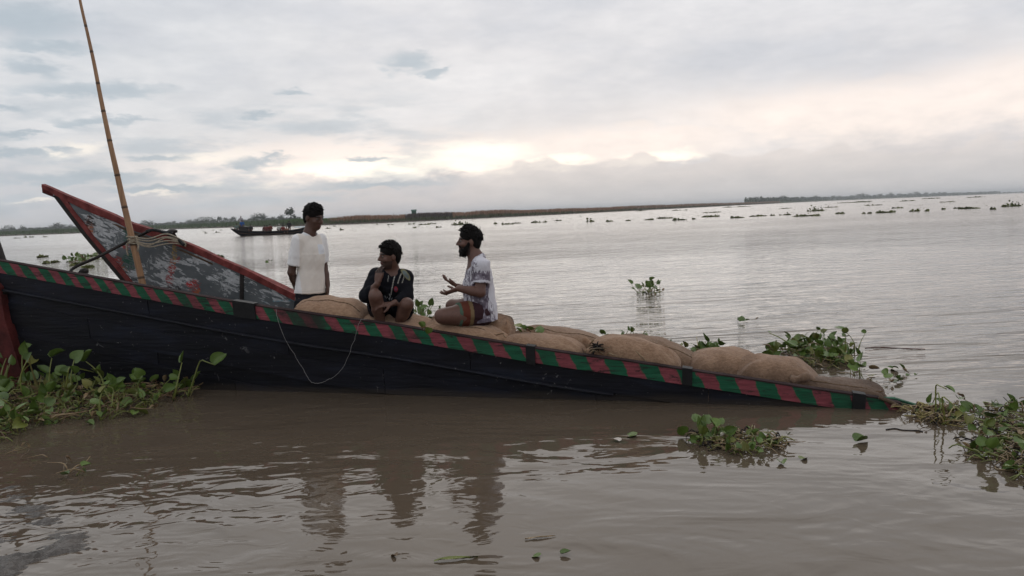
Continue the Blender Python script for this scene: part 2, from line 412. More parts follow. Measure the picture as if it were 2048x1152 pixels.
def m_panel(w, bs):
    """grey painted sheet, flaked to white, with remains of painted flowers"""
    uv = w.n('ShaderNodeAttribute', attribute_name='paint').outputs['Vector']
    u, v, _ = w.sep(uv)
    oc = w.n('ShaderNodeTexCoord').outputs['Object']
    diag = w.xyz(w.m('ADD', w.m('MULTIPLY', u, 1.3), w.m('MULTIPLY', v, 1.0)), w.m('SUBTRACT', w.m('MULTIPLY', v, 5.0), w.m('MULTIPLY', u, 2.2)), 0.0)
    n1 = w.noise(diag, 2.6, 6, 0.66, 0.6)
    n2 = w.noise(uv, 1.5, 3, 0.5)
    base = w.ramp(w.noise(uv, 2.2, 5, 0.6), [(0.3, (0.085, 0.097, 0.104)), (0.7, (0.150, 0.160, 0.166))])
    # flaking is stronger along the lower-left edge and the middle
    def band(px, py, sx, sy):
        a = w.m('DIVIDE', w.m('SUBTRACT', u, px / 100), sx / 100); b = w.m('DIVIDE', w.m('SUBTRACT', v, py / 100), sy / 100)
        return w.m('EXPONENT', w.m('MULTIPLY', w.m('ADD', w.m('MULTIPLY', a, a), w.m('MULTIPLY', b, b)), -1.0))
    dens = None
    for bnd in [(215, 460, 45, 40), (265, 555, 70, 26), (190, 440, 30, 30), (345, 565, 60, 22), (330, 540, 40, 40), (400, 520, 70, 18), (470, 555, 60, 30), (560, 590, 60, 25), (220, 505, 25, 15)]:
        q = band(*bnd); dens = q if dens is None else w.m('MAXIMUM', dens, q)
    fl = w.step(w.m('ADD', n1, w.m('MULTIPLY', dens, 0.22)), 0.650, 0.70)
    white = w.ramp(w.noise(uv, 14, 4), [(0.3, (0.32, 0.33, 0.34)), (0.7, (0.58, 0.59, 0.60))])
    c = w.mix(fl, base, white)
    wig = w.m('SUBTRACT', w.noise(uv, 9, 4, 0.65), 0.5)
    def dab(c, px, py, sx, sy, colr, thr=0.5, amt=0.9):
        k = w.step(w.m('ADD', band(px, py, sx, sy), w.m('ADD', w.m('MULTIPLY', wig, 0.9), w.m('MULTIPLY', w.m('SUBTRACT', n1, 0.5), 1.5))), thr, thr + 0.08)
        k = w.m('MULTIPLY', k, rag)
        return w.mix(w.m('MULTIPLY', k, amt), c, colr)
    rag = w.step(w.noise(diag, 5.5, 5, 0.7, 0.5), 0.43, 0.56)
    RED, ORG, GRN, YEL, BLU, BLK = (0.31, 0.045, 0.038), (0.36, 0.11, 0.045), (0.012, 0.085, 0.05), (0.34, 0.22, 0.07), (0.10, 0.27, 0.34), (0.012, 0.012, 0.014)
    c = dab(c, 258, 520, 20, 22, GRN); c = dab(c, 252, 470, 8, 30, GRN, 0.55, 0.7)
    c = dab(c, 178, 455, 12, 26, ORG, 0.55); c = dab(c, 168, 452, 8, 14, RED); c = dab(c, 180, 438, 8, 12, BLK)
    c = dab(c, 232, 528, 18, 22, RED, 0.55); c = dab(c, 243, 540, 14, 12, ORG, 0.6); c = dab(c, 252, 494, 8, 8, RED, 0.5)
    c = dab(c, 349, 505, 6, 24, YEL, 0.45); c = dab(c, 345, 528, 7, 16, ORG, 0.5); c = dab(c, 343, 540, 9, 12, RED, 0.45)
    c = dab(c, 340, 560, 10, 20, RED, 0.5); c = dab(c, 357, 518, 6, 6, RED, 0.5)
    c = dab(c, 345, 577, 20, 9, BLK, 0.45); c = dab(c, 390, 575, 14, 15, RED, 0.42); c = dab(c, 380, 568, 10, 6, (0.5, 0.02, 0.02), 0.4)
    c = dab(c, 395, 583, 8, 8, ORG, 0.55); c = dab(c, 555, 603, 55, 10, BLU, 0.92, 0.8); c = dab(c, 585, 600, 22, 8, BLU, 0.8, 0.8)
    c = dab(c, 265, 563, 30, 12, BLK, 0.66); c = dab(c, 175, 445, 30, 14, BLK, 0.72)
    # traces of hand lettering
    bk = w.n('ShaderNodeTexBrick'); bk.inputs['Scale'].default_value = 1.0
    gate = w.m('MULTIPLY', w.m('MAXIMUM', band(230, 478, 14, 16), w.m('MAXIMUM', band(303, 525, 12, 16), band(452, 568, 14, 30))), w.step(w.noise(w.xyz(w.m('MULTIPLY', u, 22.0), w.m('MULTIPLY', v, 12.0), 0.0), 1.0, 2, 0.5), 0.52, 0.58))
    c = w.mix(w.m('MULTIPLY', w.step(gate, 0.35, 0.5), 0.6), c, (0.42, 0.43, 0.43))
    rust = w.step(w.noise(uv, 3.7, 5, 0.7, 0.4), 0.64, 0.74)
    c = w.mix(w.m('MULTIPLY', rust, 0.55), c, (0.10, 0.05, 0.035))
    w.put(bs.inputs['Base Color'], c); bs.inputs['Roughness'].default_value = 0.55; bs.inputs['Specular IOR Level'].default_value = 0.3
    bump(w, bs, w.m('ADD', w.m('MULTIPLY', fl, -0.6), n1), 0.4, 0.004)
M['panel'] = material('flaking_painted_sheet', m_panel)
M['red_trim'] = simple('weathered_red_paint', (0.19, 0.034, 0.032), 0.65, 0.55, 9.0, 0.6, 0.005, 0.2, (0.27, 0.065, 0.058))
M['dark_wood'] = simple('dark_oiled_wood', (0.020, 0.016, 0.014), 0.6, 0.5, 5.0, 0.5, 0.006, 0.25)
M['deck_wood'] = simple('worn_deck_wood', (0.10, 0.065, 0.042), 0.8, 0.4, 4.0, 0.5, 0.006, 0.2)
M['cap'] = simple('worn_dark_cap', (0.035, 0.022, 0.022), 0.85, 0.5, 6.0, 0.5, 0.004, 0.1)
M['post_red'] = simple('red_stern_paint', (0.085, 0.018, 0.017), 0.7, 0.6, 5.0, 0.6, 0.006, 0.2)
M['iron'] = simple('dark_rusty_iron', (0.022, 0.017, 0.016), 0.6, 0.5, 20.0, 0.4, 0.003, 0.4)
M['tyre'] = simple('black_rubber_strap', (0.012, 0.012, 0.013), 0.6, 0.3, 30.0, 0.4, 0.003, 0.3)
M['rope'] = simple('pale_fibre_rope', (0.34, 0.29, 0.22), 0.9, 0.35, 60.0, 0.8, 0.004, 0.1)
M['wire'] = simple('white_plastic_wire', (0.27, 0.26, 0.25), 0.5, 0.15, 30.0, 0.1, 0.001, 0.4)
M['seam'] = simple('jute_seam_twine', (0.15, 0.098, 0.06), 0.9, 0.4, 80.0, 0.5, 0.002, 0.1)
M['tie'] = simple('jute_twine', (0.30, 0.22, 0.14), 0.9, 0.3, 80.0, 0.5, 0.002, 0.1)

def m_bamboo(w, bs):
    a = w.n('ShaderNodeAttribute', attribute_name='node').outputs['Fac']
    oc = w.n('ShaderNodeTexCoord').outputs['Object']; x, y, z = w.sep(oc)
    n = w.noise(w.xyz(w.m('MULTIPLY', x, 8.0), w.m('MULTIPLY', y, 8.0), w.m('MULTIPLY', z, 0.9)), 4.0, 5, 0.6)
    c = w.ramp(n, [(0.25, (0.20, 0.105, 0.055)), (0.6, (0.36, 0.205, 0.11)), (0.85, (0.42, 0.27, 0.16))])
    c = w.mix(w.m('MULTIPLY', a, 0.85), c, (0.055, 0.032, 0.02))
    w.put(bs.inputs['Base Color'], c); bs.inputs['Roughness'].default_value = 0.5; bs.inputs['Specular IOR Level'].default_value = 0.35
    bump(w, bs, n, 0.25, 0.004)
M['bamboo'] = material('bamboo_cane', m_bamboo)

def m_jute(w, bs):
    uv = w.n('ShaderNodeAttribute', attribute_name='weave').outputs['Vector']
    oc = w.n('ShaderNodeTexCoord').outputs['Object']
    geo = w.sep(w.n('ShaderNodeNewGeometry').outputs['Position'])
    u, v, _ = w.sep(uv)
    warp = w.m('MULTIPLY', w.m('SINE', w.m('MULTIPLY', u, 700.0)), w.m('SINE', w.m('MULTIPLY', v, 700.0)))
    n = w.noise(oc, 5.0, 6, 0.65, 0.3)
    fib = w.noise(w.xyz(w.m('MULTIPLY', u, 30.0), w.m('MULTIPLY', v, 60.0), 0.0), 1.0, 4, 0.7)
    rnd = w.n('ShaderNodeObjectInfo').outputs['Random']
    c = w.ramp(n, [(0.28, (0.22, 0.132, 0.082)), (0.5, (0.37, 0.236, 0.155)), (0.72, (0.48, 0.33, 0.228))])
    c = w.mix(0.45, c, w.ramp(fib, [(0.35, (0.23, 0.138, 0.082)), (0.65, (0.54, 0.37, 0.245))]))
    c = w.mix(1.0, c, w.ramp(rnd, [(0.0, (0.62, 0.60, 0.58)), (1.0, (1.0, 0.95, 0.92))]), 'MULTIPLY')
    stain = w.step(w.noise(oc, 2.3, 5, 0.7, 0.8), 0.58, 0.72)
    c = w.mix(w.m('MULTIPLY', stain, 0.6), c, (0.16, 0.105, 0.068))
    mud = w.step(w.noise(oc, 26.0, 4, 0.7), 0.64, 0.70)
    c = w.mix(w.m('MULTIPLY', mud, 0.5), c, (0.10, 0.075, 0.055))
    # soaked near the river surface
    wet = w.step(w.m('ADD', geo[2], w.m('MULTIPLY', w.m('SUBTRACT', n, 0.5), 0.22)), 0.44, 0.04)
    c = w.mix(w.m('MULTIPLY', wet, 0.72), c, (0.10, 0.066, 0.047))
    w.put(bs.inputs['Base Color'], c)
    w.put(bs.inputs['Roughness'], w.m('MULTIPLY_ADD', wet, -0.30, 0.92)); bs.inputs['Specular IOR Level'].default_value = 0.15
    bs.inputs['Sheen Weight'].default_value = 0.15
    bump(w, bs, w.m('ADD', w.m('MULTIPLY', warp, 0.07), w.m('ADD', w.m('MULTIPLY', fib, 0.45), w.m('MULTIPLY', n, 2.5))), 0.9, 0.016)
M['jute'] = material('jute_sacking', m_jute)

def m_attr(rough, spec=0.3, var=0.18, scale=30.0, bs_=0.25, bd=0.003, sheen=0.0):
    def f(w, bs):
        c = w.n('ShaderNodeAttribute', attribute_name='Col').outputs['Color']
        oc = w.n('ShaderNodeTexCoord').outputs['Object']
        n = w.noise(oc, scale, 5, 0.6)
        c = w.mix(1.0, c, w.ramp(n, [(0.25, (1 - var,) * 3), (0.75, (1 + var,) * 3)]), 'MULTIPLY')
        w.put(bs.inputs['Base Color'], c); bs.inputs['Roughness'].default_value = rough; bs.inputs['Specular IOR Level'].default_value = spec
        bs.inputs['Sheen Weight'].default_value = 0.0
        bump(w, bs, w.noise(oc, scale * 3, 4, 0.6), bs_, bd)
    return f
M['skin'] = material('skin', m_attr(0.48, 0.35, 0.12, 40.0, 0.15, 0.002))
M['cloth'] = material('cotton_cloth', m_attr(0.9, 0.15, 0.07, 9.0, 0.35, 0.006, 0.1))
M['hair'] = simple('black_hair', (0.008, 0.0065, 0.006), 0.7, 0.4, 60.0, 0.9, 0.006, 0.12)

def m_print(w, bs):
    """white shirt with brushed purple-grey print at sleeve, front and hem"""
    c = w.n('ShaderNodeAttribute', attribute_name='Col').outputs['Color']   # r = print density
    d = w.sep(w.vm('ADD', c, (0, 0, 0)))[0]
    oc = w.n('ShaderNodeTexCoord').outputs['Object']; x, y, z = w.sep(oc)
    n = w.noise(w.xyz(w.m('MULTIPLY', x, 1.9), w.m('MULTIPLY', y, 1.2), w.m('MULTIPLY', z, 0.8)), 17.0, 4, 0.6, 1.6)
    k = w.step(w.m('ADD', n, w.m('MULTIPLY', w.m('SUBTRACT', d, 0.5), 0.55)), 0.45, 0.60)
    ink = w.ramp(w.noise(oc, 22.0, 4, 0.6, 0.8), [(0.35, (0.075, 0.060, 0.080)), (0.55, (0.17, 0.145, 0.18)), (0.72, (0.42, 0.39, 0.44))])
    w.put(bs.inputs['Base Color'], w.mix(k, (0.62, 0.605, 0.65), ink))
    bs.inputs['Roughness'].default_value = 0.85; bs.inputs['Specular IOR Level'].default_value = 0.15
    bump(w, bs, w.noise(oc, 14.0, 4, 0.6), 0.35, 0.008)
M['print'] = material('brush_print_shirt', m_print)

def m_leaf(w, bs, lo=(0.050, 0.100, 0.018), hi=(0.150, 0.230, 0.042), yel=(0.20, 0.18, 0.05)):
    rnd = w.n('ShaderNodeObjectInfo').outputs['Random']
    oc = w.n('ShaderNodeTexCoord').outputs['Object']
    r2 = w.noise(w.xyz(rnd, 0.3, 0.7), 37.0, 1)
    c = w.mix(w.noise(oc, 3.0, 4, 0.6), lo, hi)
    c = w.mix(w.m('MULTIPLY', w.step(rnd, 0.80, 0.98), 0.8), c, yel)
    c = w.mix(1.0, c, w.ramp(r2, [(0.25, (0.55, 0.58, 0.6)), (0.75, (1.25, 1.2, 1.1))]), 'MULTIPLY')
    edge = w.step(w.noise(oc, 7.0, 4, 0.7), 0.62, 0.70)
    c = w.mix(w.m('MULTIPLY', edge, 0.5), c, (0.13, 0.075, 0.03))
    w.put(bs.inputs['Base Color'], c); bs.inputs['Roughness'].default_value = 0.38; bs.inputs['Specular IOR Level'].default_value = 0.45
    bs.inputs['Transmission Weight'].default_value = 0.0
    bs.inputs['Subsurface Weight'].default_value = 0.0
    bump(w, bs, w.noise(oc, 12.0, 3, 0.6), 0.3, 0.02)
M['leaf'] = material('hyacinth_leaf', m_leaf)
M['stalk'] = material('hyacinth_stalk', lambda w, bs: m_leaf(w, bs, (0.12, 0.155, 0.032), (0.25, 0.265, 0.075), (0.32, 0.25, 0.10)))
M['straw'] = material('withered_stalk', lambda w, bs: m_leaf(w, bs, (0.16, 0.10, 0.05), (0.34, 0.25, 0.14), (0.10, 0.05, 0.03)))
M['rotten'] = simple('rotten_roots', (0.016, 0.012, 0.010), 0.8, 0.5, 30.0, 0.8, 0.006, 0.3)
M['petal'] = simple('pale_spent_petal', (0.55, 0.50, 0.45), 0.8, 0.2, 30.0, 0.3, 0.003, 0.2)
M['far_leaf'] = simple('far_hyacinth', (0.075, 0.105, 0.030), 0.6, 0.5, 2.0, 0.0, 0.01, 0.2, (0.20, 0.21, 0.075))
M['tree_leaf'] = simple('far_tree_foliage', (0.026, 0.045, 0.022), 0.8, 0.5, 0.35, 0.0, 0.01, 0.1, (0.07, 0.095, 0.042))
M['bark'] = simple('far_tree_bark', (0.06, 0.048, 0.04), 0.9, 0.3, 1.0, 0.0, 0.01, 0.1)
M['mud'] = simple('wet_mud', (0.034, 0.028, 0.023), 0.30, 0.45, 6.0, 0.9, 0.02, 0.5, (0.085, 0.070, 0.058))
def m_bank(w, bs):
    geo = w.n('ShaderNodeNewGeometry').outputs['Position']; x, y, z = w.sep(geo)
    n = w.noise(w.xyz(w.m('MULTIPLY', x, 0.03), w.m('MULTIPLY', y, 0.03), w.m('MULTIPLY', z, 0.5)), 1.0, 6, 0.65)
    g = w.ramp(n, [(0.3, (0.045, 0.080, 0.028)), (0.7, (0.085, 0.115, 0.045))])
    s = w.ramp(n, [(0.3, (0.060, 0.048, 0.038)), (0.7, (0.115, 0.090, 0.070))])
    w.put(bs.inputs['Base Color'], w.mix(w.step(z, 0.9, 0.35), g, s)); bs.inputs['Roughness'].default_value = 0.9
    bs.inputs['Specular IOR Level'].default_value = 0.1
M['bank'] = material('far_bank_grass_and_silt', m_bank)
def m_reed(w, bs):
    a = w.n('ShaderNodeAttribute', attribute_name='Col').outputs['Color']
    w.put(bs.inputs['Base Color'], a); bs.inputs['Roughness'].default_value = 0.9; bs.inputs['Specular IOR Level'].default_value = 0.1
M['reed'] = material('reeds', m_reed)

# ------------------------------------------------------------------ river, banks
rv, rq = [], []
ys = [-60, 2, 14, 40, 150, 700, 3000, 12000]; xs = [-9000, -600, -60, 60, 600, 9000]
for yy in ys:
    for xx in xs: rv.append((xx, yy, 0))
for j in range(len(ys) - 1):
    for i in range(len(xs) - 1):
        a = j * len(xs) + i; rq.append((a, a + 1, a + len(xs) + 1, a + len(xs)))
tag(obj('river', np_mesh('river', rv, rq, M['water'], False)), 'brown rippled river reaching to the far bank', 'water', kind='structure')

def fbm(x, y, seed=0, oct=4):
    r = np.random.default_rng(seed); out = np.zeros_like(np.asarray(x, float)); a = 1.0; f = 1.0
    for _ in range(oct):
        for _k in range(3):
            th = r.uniform(0, 6.283); ph = r.uniform(0, 6.283)
            out += a / 3 * np.sin(f * (np.cos(th) * x + np.sin(th) * y) * 2 + ph)
        a *= 0.5; f *= 2.1
    return out

# mud spit breaking the surface at the lower left, and the shore the photographer stands on
def grid_mesh(name, x0, x1, y0, y1, nx, ny, fz, mat):
    X, Y = np.meshgrid(np.linspace(x0, x1, nx), np.linspace(y0, y1, ny), indexing='xy')
    Z = fz(X, Y)
    V = np.stack([X.ravel(), Y.ravel(), Z.ravel()], 1)
    i, j = np.meshgrid(np.arange(nx - 1), np.arange(ny - 1)); a = (j * nx + i).ravel()
    return np_mesh(name, V, np.stack([a, a + 1, a + nx + 1, a + nx], 1), mat, True)
spit_c = W(80, 1110)
def spit_z(X, Y):
    # long axis runs from the near shore up to the left clump
    t = (X - spit_c[0]) * 0.55 + (Y - spit_c[1]) * 0.83; s = (X - spit_c[0]) * 0.83 - (Y - spit_c[1]) * 0.55
    ridge = np.exp(-(s / 0.13) ** 2) * (1 - np.clip((t - 0.1) / 0.5, 0, 1)) * 0.045
    left = np.clip((-s - 0.02) / 0.35, 0, 1) * 0.026 * (1 - np.clip((t - 0.25) / 0.55, 0, 1))
    return -0.030 + ridge + left + 0.014 * fbm(X * 9, Y * 14, 3, 3) + 0.010 * fbm(X * 40, Y * 60, 8, 3)
tag(obj('mud_spit', grid_mesh('mud_spit', spit_c[0] - 1.6, spit_c[0] + 0.7, 0.9, spit_c[1] + 1.1, 150, 160, spit_z, M['mud'])),
    'dark wet mud just breaking the water in the lower left corner', 'mud', kind='structure')
def shore_z(X, Y):
    return np.clip((1.2 - Y) * 0.12, -0.12, 1.2) + 0.03 * fbm(X * 1.5, Y * 1.5, 5, 4)
tag(obj('near_shore', grid_mesh('near_shore', -25, 25, -20, 1.9, 80, 60, shore_z, M['mud'])), 'muddy near shore', 'shore', kind='structure')

# far bank: water edge (measured) -> distance, plus a crest behind
edge_px = [(-500, 494), (-200, 481), (0, 472.5), (200, 465), (330, 459), (480, 454.5), (600, 452), (760, 446), (900, 439.5), (1050, 432.3), (1200, 424.8), (1350, 417.2), (1480, 410.5), (1600, 404.6)]
edge = np.array([W(a, b) for a, b in edge_px])
edge = np.vstack([[[-6000, 1500, 0], [-1500, 560, 0], [-620, 380, 0]], edge, [[700, 1650, 0], [1500, 2300, 0], [3500, 3000, 0]]])
dense = []
for i in range(len(edge) - 1):
    for k in range(10): dense.append(edge[i] + (edge[i + 1] - edge[i]) * k / 10)
dense = np.array(dense + [edge[-1]])
jit = fbm(dense[:, 0] * 0.08, dense[:, 1] * 0.05, 9, 3)
dirs = dense / np.linalg.norm(dense, axis=1)[:, None]
dense += dirs * (jit * 2.0)[:, None]
rows = [(0, -0.25), (1.5, 0.25), (5, 0.7), (14, 1.0), (60, 1.3), (400, 1.8), (9000, 2.2)]
bv = []
for k, (off, zz) in enumerate(rows):
    for i, p in enumerate(dense):
        q = p + dirs[i] * off; bv.append((q[0], q[1], zz + (0.15 * jit[i] if 0 < k < 5 else 0)))
nD = len(dense); bq = []
for k in range(len(rows) - 1):
    for i in range(nD - 1): bq.append((k * nD + i, k * nD + i + 1, (k + 1) * nD + i + 1, (k + 1) * nD + i))
tag(obj('far_bank', np_mesh('far_bank', bv, bq, M['bank'], True)), 'low green far bank of the river', 'riverbank', kind='structure')
def bank_at(px, off):
    """point on the far bank, off metres behind its water edge, along the sight line of column px"""
    d = ray(px, 460 - 0.04 * px)[:2]; d = d / np.linalg.norm(d)
    ang = np.arctan2(dense[:, 0], dense[:, 1]); a = math.atan2(d[0], d[1])
    dist = np.interp(a, ang, np.linalg.norm(dense[:, :2], axis=1))
    z = np.interp(off, [r[0] for r in rows], [r[1] for r in rows])
    return np.array([d[0] * (dist + off), d[1] * (dist + off), z])

def blades(name, items, mat):
    """items: (base, height, width, lean, colour) -> crossed tapering blades in one mesh"""
    V, Q, C = [], [], []
    for b, h, wd, ln, c in items:
        th = random.uniform(0, math.pi); ax = np.array([math.cos(th), math.sin(th), 0]) * wd
        tip = b + np.array([ln[0], ln[1], h]); o = len(V)
        V += [b - ax, b + ax, tip + ax * 0.35, tip - ax * 0.35]; Q.append((o, o + 1, o + 2, o + 3)); C += [c] * 4
    return np_mesh(name, V, Q, mat, False, colors=np.array(C))
items = []
RPX = rng.uniform(560, 1560, 26000); ROF = np.abs(rng.normal(0, 1, 26000)) * 14 + 1.5
RNS = fbm(RPX * 0.012, ROF * 0.05, 21, 3)
for px, off, n in zip(RPX, ROF, RNS):
    p = bank_at(px, off)
    if px < 700:
        brown = 1 if off < (px - 640) * 0.25 else 0
    else: brown = 1 if (px > 860 or n > -0.5) else 0
    lo = off < 6 and n > 0.3
    dark = (810 < px < 905) and off < 16
    c = np.array((0.30, 0.170, 0.105)) if brown else np.array((0.085, 0.135, 0.042))
    if px > 1250: c = c * 0.85 + np.array((0.02, 0.03, 0.02))
    if dark: c = np.array((0.075, 0.055, 0.048))
    if off < 4: c = np.array((0.085, 0.10, 0.045))
    c = c * random.uniform(0.65, 1.3)
    hh = (1.9 if brown else 1.5) * random.uniform(0.5, 1.1) * (0.55 if off < 4 else 1) * max(0.5, 0.85 + 0.28 * n)
    sc = np.hypot(p[0], p[1]) / 260
    items.append((p, hh, 0.12 * max(1, sc), (random.gauss(0, 0.2), random.gauss(0, 0.2)), c))
for k in range(9000):
    px = random.uniform(-120, 600); off = random.uniform(1, 80)
    p = bank_at(px, off)
    c = np.array((0.070, 0.105, 0.042)) * random.uniform(0.7, 1.25)
    items.append((p, random.uniform(0.4, 1.5), 0.35, (random.gauss(0, 0.2), 0), c))
tag(obj('reed_bed', blades('reed_bed', items, M['reed'])), 'brown and green reeds growing along the far bank', 'reeds', kind='stuff')
# ------------------------------------------------------------------ the half-sunken striped boat
HN = np.array([0.281, 1.0, 0.12]); HC = 6.35          # plane of its near side, flared outwards
HU = HN / np.linalg.norm(HN)
def H(px, py, off=0.0):
    return onplane(px, py, HN, HC + off)
GW = [(-170, 494), (0, 522), (135, 546), (300, 575), (469, 605), (625, 629), (784, 650), (874, 665), (967, 680), (1061, 696), (1155, 710), (1249, 722), (1342, 736), (1519, 762), (1629, 779), (1756, 797), (1840, 818), (1930, 842)]
gx = [a for a, b in GW]; gy = [b for a, b in GW]
def gyf(px): return np.interp(px, gx, gy)
PXS = np.arange(-130, 1812, 12.0)
gun = np.array([H(p, gyf(p)) for p in PXS])           # near gunwale, in metres
BO = gun[0].copy(); BO[2] = 0
boat = empty('sunken_boat', (BO[0], BO[1], 0))
tag(boat, 'long black wooden boat with red and green striped gunwale, sunk at its right end', 'boat')
down = np.array([0, -0.12 * -1.0, -1.0]); down = np.array([0, 0.12, -1.0]); down /= np.linalg.norm(down)  # down the flared side
reds = [-60, -22, 17, 56, 96, 135, 168, 206, 246, 287, 328, 370, 412, 459, 500, 548, 597, 647, 700, 750, 803, 852, 911, 972, 1039, 1105, 1170, 1242, 1316, 1391, 1468, 1546, 1621, 1696, 1764, 1830]
def phase(p): return np.interp(p, reds, np.arange(len(reds)))
inw = HU * 0.035                                       # inwards (away from the camera side)
SW = 0.118
tk = np.interp(PXS, [1700, 1756, 1811], [1, 1, 0.2])
topA = gun; topB = gun + down * (SW * tk)[:, None]
board('striped_strake', topA - HU * 0.012, topB - HU * 0.012, inw, M['stripe'], boat, BO, ('stripe', phase(PXS), phase(PXS - 15)))
# cap rail on top of the striped strake
cap_n = np.array([0, 0, 0.012])
board('gunwale_cap', gun - HU * 0.016 + cap_n, gun - HU * 0.016 + cap_n * 0.1, HU * 0.05, M['cap'], boat, BO)
# dark tarred strakes below, each lapped a little under the one above
SH = 0.175
for k in range(9):
    wob = 0.006 * fbm(PXS * 0.01, PXS * 0 + k, 30 + k, 3)
    a = gun + down * (SW + k * SH - 0.040 + (0 if k == 0 else 1) * wob)[:, None] if k else gun + down * (SW * tk - 0.020)[:, None]
    b = gun + down * (SW + (k + 1) * SH + wob)[:, None]
    push = HU * (0.004 if k == 0 else 0.010 + 0.012 * (k % 2) + 0.004 * k)
    use = np.arange(len(PXS))
    keep = a[:, 2] > -0.55
    idx = use[keep]
    # rake at the stern: lower strakes start further right
    pass
    if len(idx) < 3: continue
    # each strake is laid from several planks butted end to end
    cuts = [0] + sorted(int(len(idx) * q_) for q_ in ((0.22, 0.55, 0.80), (0.36, 0.68), (0.15, 0.46, 0.74))[k % 3]) + [len(idx) - 1]
    for c0, c1 in zip(cuts[:-1], cuts[1:]):
        ii = idx[c0:c1 + 1]
        if len(ii) < 2: continue
        A_, B_ = (a + push)[ii].copy(), (b + push)[ii].copy(); jg = HU * random.uniform(0, 0.006)
        if c1 != len(idx) - 1: A_[-1] += (A_[-2] - A_[-1]) * 0.10; B_[-1] += (B_[-2] - B_[-1]) * 0.10
        board('hull_plank', A_ + jg, B_ + jg, inw, M['hull'], boat, BO)
# a knuckle rail under the first dark strake
kr = [(g + down * (SW + SH * 1.0) - HU * 0.014) for g, p in zip(gun, PXS) if p > -40 and g[2] > 0.35]
tube('rubbing_strake', kr, 0.014, M['hull'], boat, 6, BO)
# stern post, raked, painted red
sp = [H(-60, 520, -0.05), H(-2, 575, -0.05), H(10, 640, -0.05), H(32, 710, -0.05), H(52, 780, -0.05), H(66, 830, -0.05)]
spw = [np.array([-0.42, 0.1, 0])] * 6
sp2 = [p + np.array([-0.34, 0.10, 0]) for p in sp]
board('stern_post', np.array(sp), np.array(sp2), HU * 0.09, M['post_red'], boat, BO)
horn = smooth_poly([P(-50, 380, 7.9), P(-25, 440, 7.85), P(-6, 500, 7.8), P(6, 545, 7.75), P(16, 590, 7.7)], 4)
tube('stern_horn', horn, np.linspace(0.03, 0.075, len(horn)), M['dark_wood'], boat, 8, BO)
# far side: the boat leans away, so it lies lower; the two sides close at the sunken right end
FAR = HU * 1.22
fx = np.interp(PXS, [-130, 300, 900, 1500, 1811], [0.75, 1.0, 1.0, 0.62, 0.16])
farG = gun + FAR[None, :] * fx[:, None]; farG[:, 2] = gun[:, 2] - np.interp(PXS, [-130, 1300, 1700, 1811], [0.34, 0.30, 0.14, 0.0])
board('striped_strake', farG, farG + np.array([0, 0, -SW]), HU * 0.035, M['stripe'], boat, BO, ('stripe', phase(PXS), phase(PXS - 15)))
for k in range(3):
    board('hull_strake', farG + np.array([0, -0.02 * k, -SW - k * 0.25]) - HU * 0.01 * k, farG + np.array([0, -0.02 * k, -SW - (k + 1) * 0.25 - 0.02]) - HU * 0.01 * k, HU * 0.03, M['hull'], boat, BO)
# extension of the far side to the stem, right of the near strake's broken end
ex = np.array([farG[-4], farG[-1], W(1838, 817, 0.01) + HU * 0.06, W(1868, 824, -0.02)])
board('stem_strake', ex + np.array([0, 0, 0.004]), ex + np.array([0, 0, -0.10]), HU * 0.03, M['stripe'], boat, BO, ('stripe', np.array([0.62, 0.7, 0.85, 0.95]), np.array([0.62, 0.7, 0.85, 0.95])))
nose = smooth_poly([W(1835, 815, 0.03) + HU * 0.05, W(1855, 818, 0.02) + HU * 0.03, W(1885, 822, 0.012), W(1905, 826, 0.0)], 4)
tube('stem_head', nose, np.linspace(0.028, 0.014, len(nose)), M['deck_wood'], boat, 8, BO)
# broken, worn end of the near strake
we = [H(1758, 795, -0.03), H(1785, 806, -0.03), H(1806, 819, -0.03), H(1812, 826, -0.03)]
tube('strake_end', smooth_poly(we, 4), np.linspace(0.012, 0.022, 13), M['deck_wood'], boat, 8, BO)
# floor planks (well for standing on the left, raised cargo deck towards the right)
def on_boat(px, frac, drop):
    """point across the boat: frac 0 near gunwale .. 1 far gunwale, drop below the near gunwale"""
    g = H(px, gyf(px)); f = np.interp(px, PXS, fx)
    p = g + FAR * f * frac + HU * (0.12 * drop + 0.05) * (1 - frac); p[2] = g[2] - drop - np.interp(px, [-130, 1300, 1700], [0.16, 0.15, 0.05]) * frac
    return p
for j in range(7):
    f0, f1 = 0.06 + j * 0.128, 0.06 + (j + 1) * 0.128 - 0.012
    for (a, b, d) in ((-60, 700, 0.47), (704, 1500, 0.27)):
        pp = np.arange(a, b, 40.0)
        A = np.array([on_boat(p, f0, d) for p in pp]); B = np.array([on_boat(p, f1, d) for p in pp])
        board('floor_plank', A, B, (0, 0, -0.03), M['deck_wood'], boat, BO)
for pxx in (-20, 250, 480, 702, 950, 1200, 1450):
    A = [on_boat(pxx, f, 0.20 if pxx < 700 else 0.32) for f in np.linspace(0.02, 0.97, 5)]
    tube('cross_beam', A, 0.035, M['dark_wood'], boat, 8, BO)
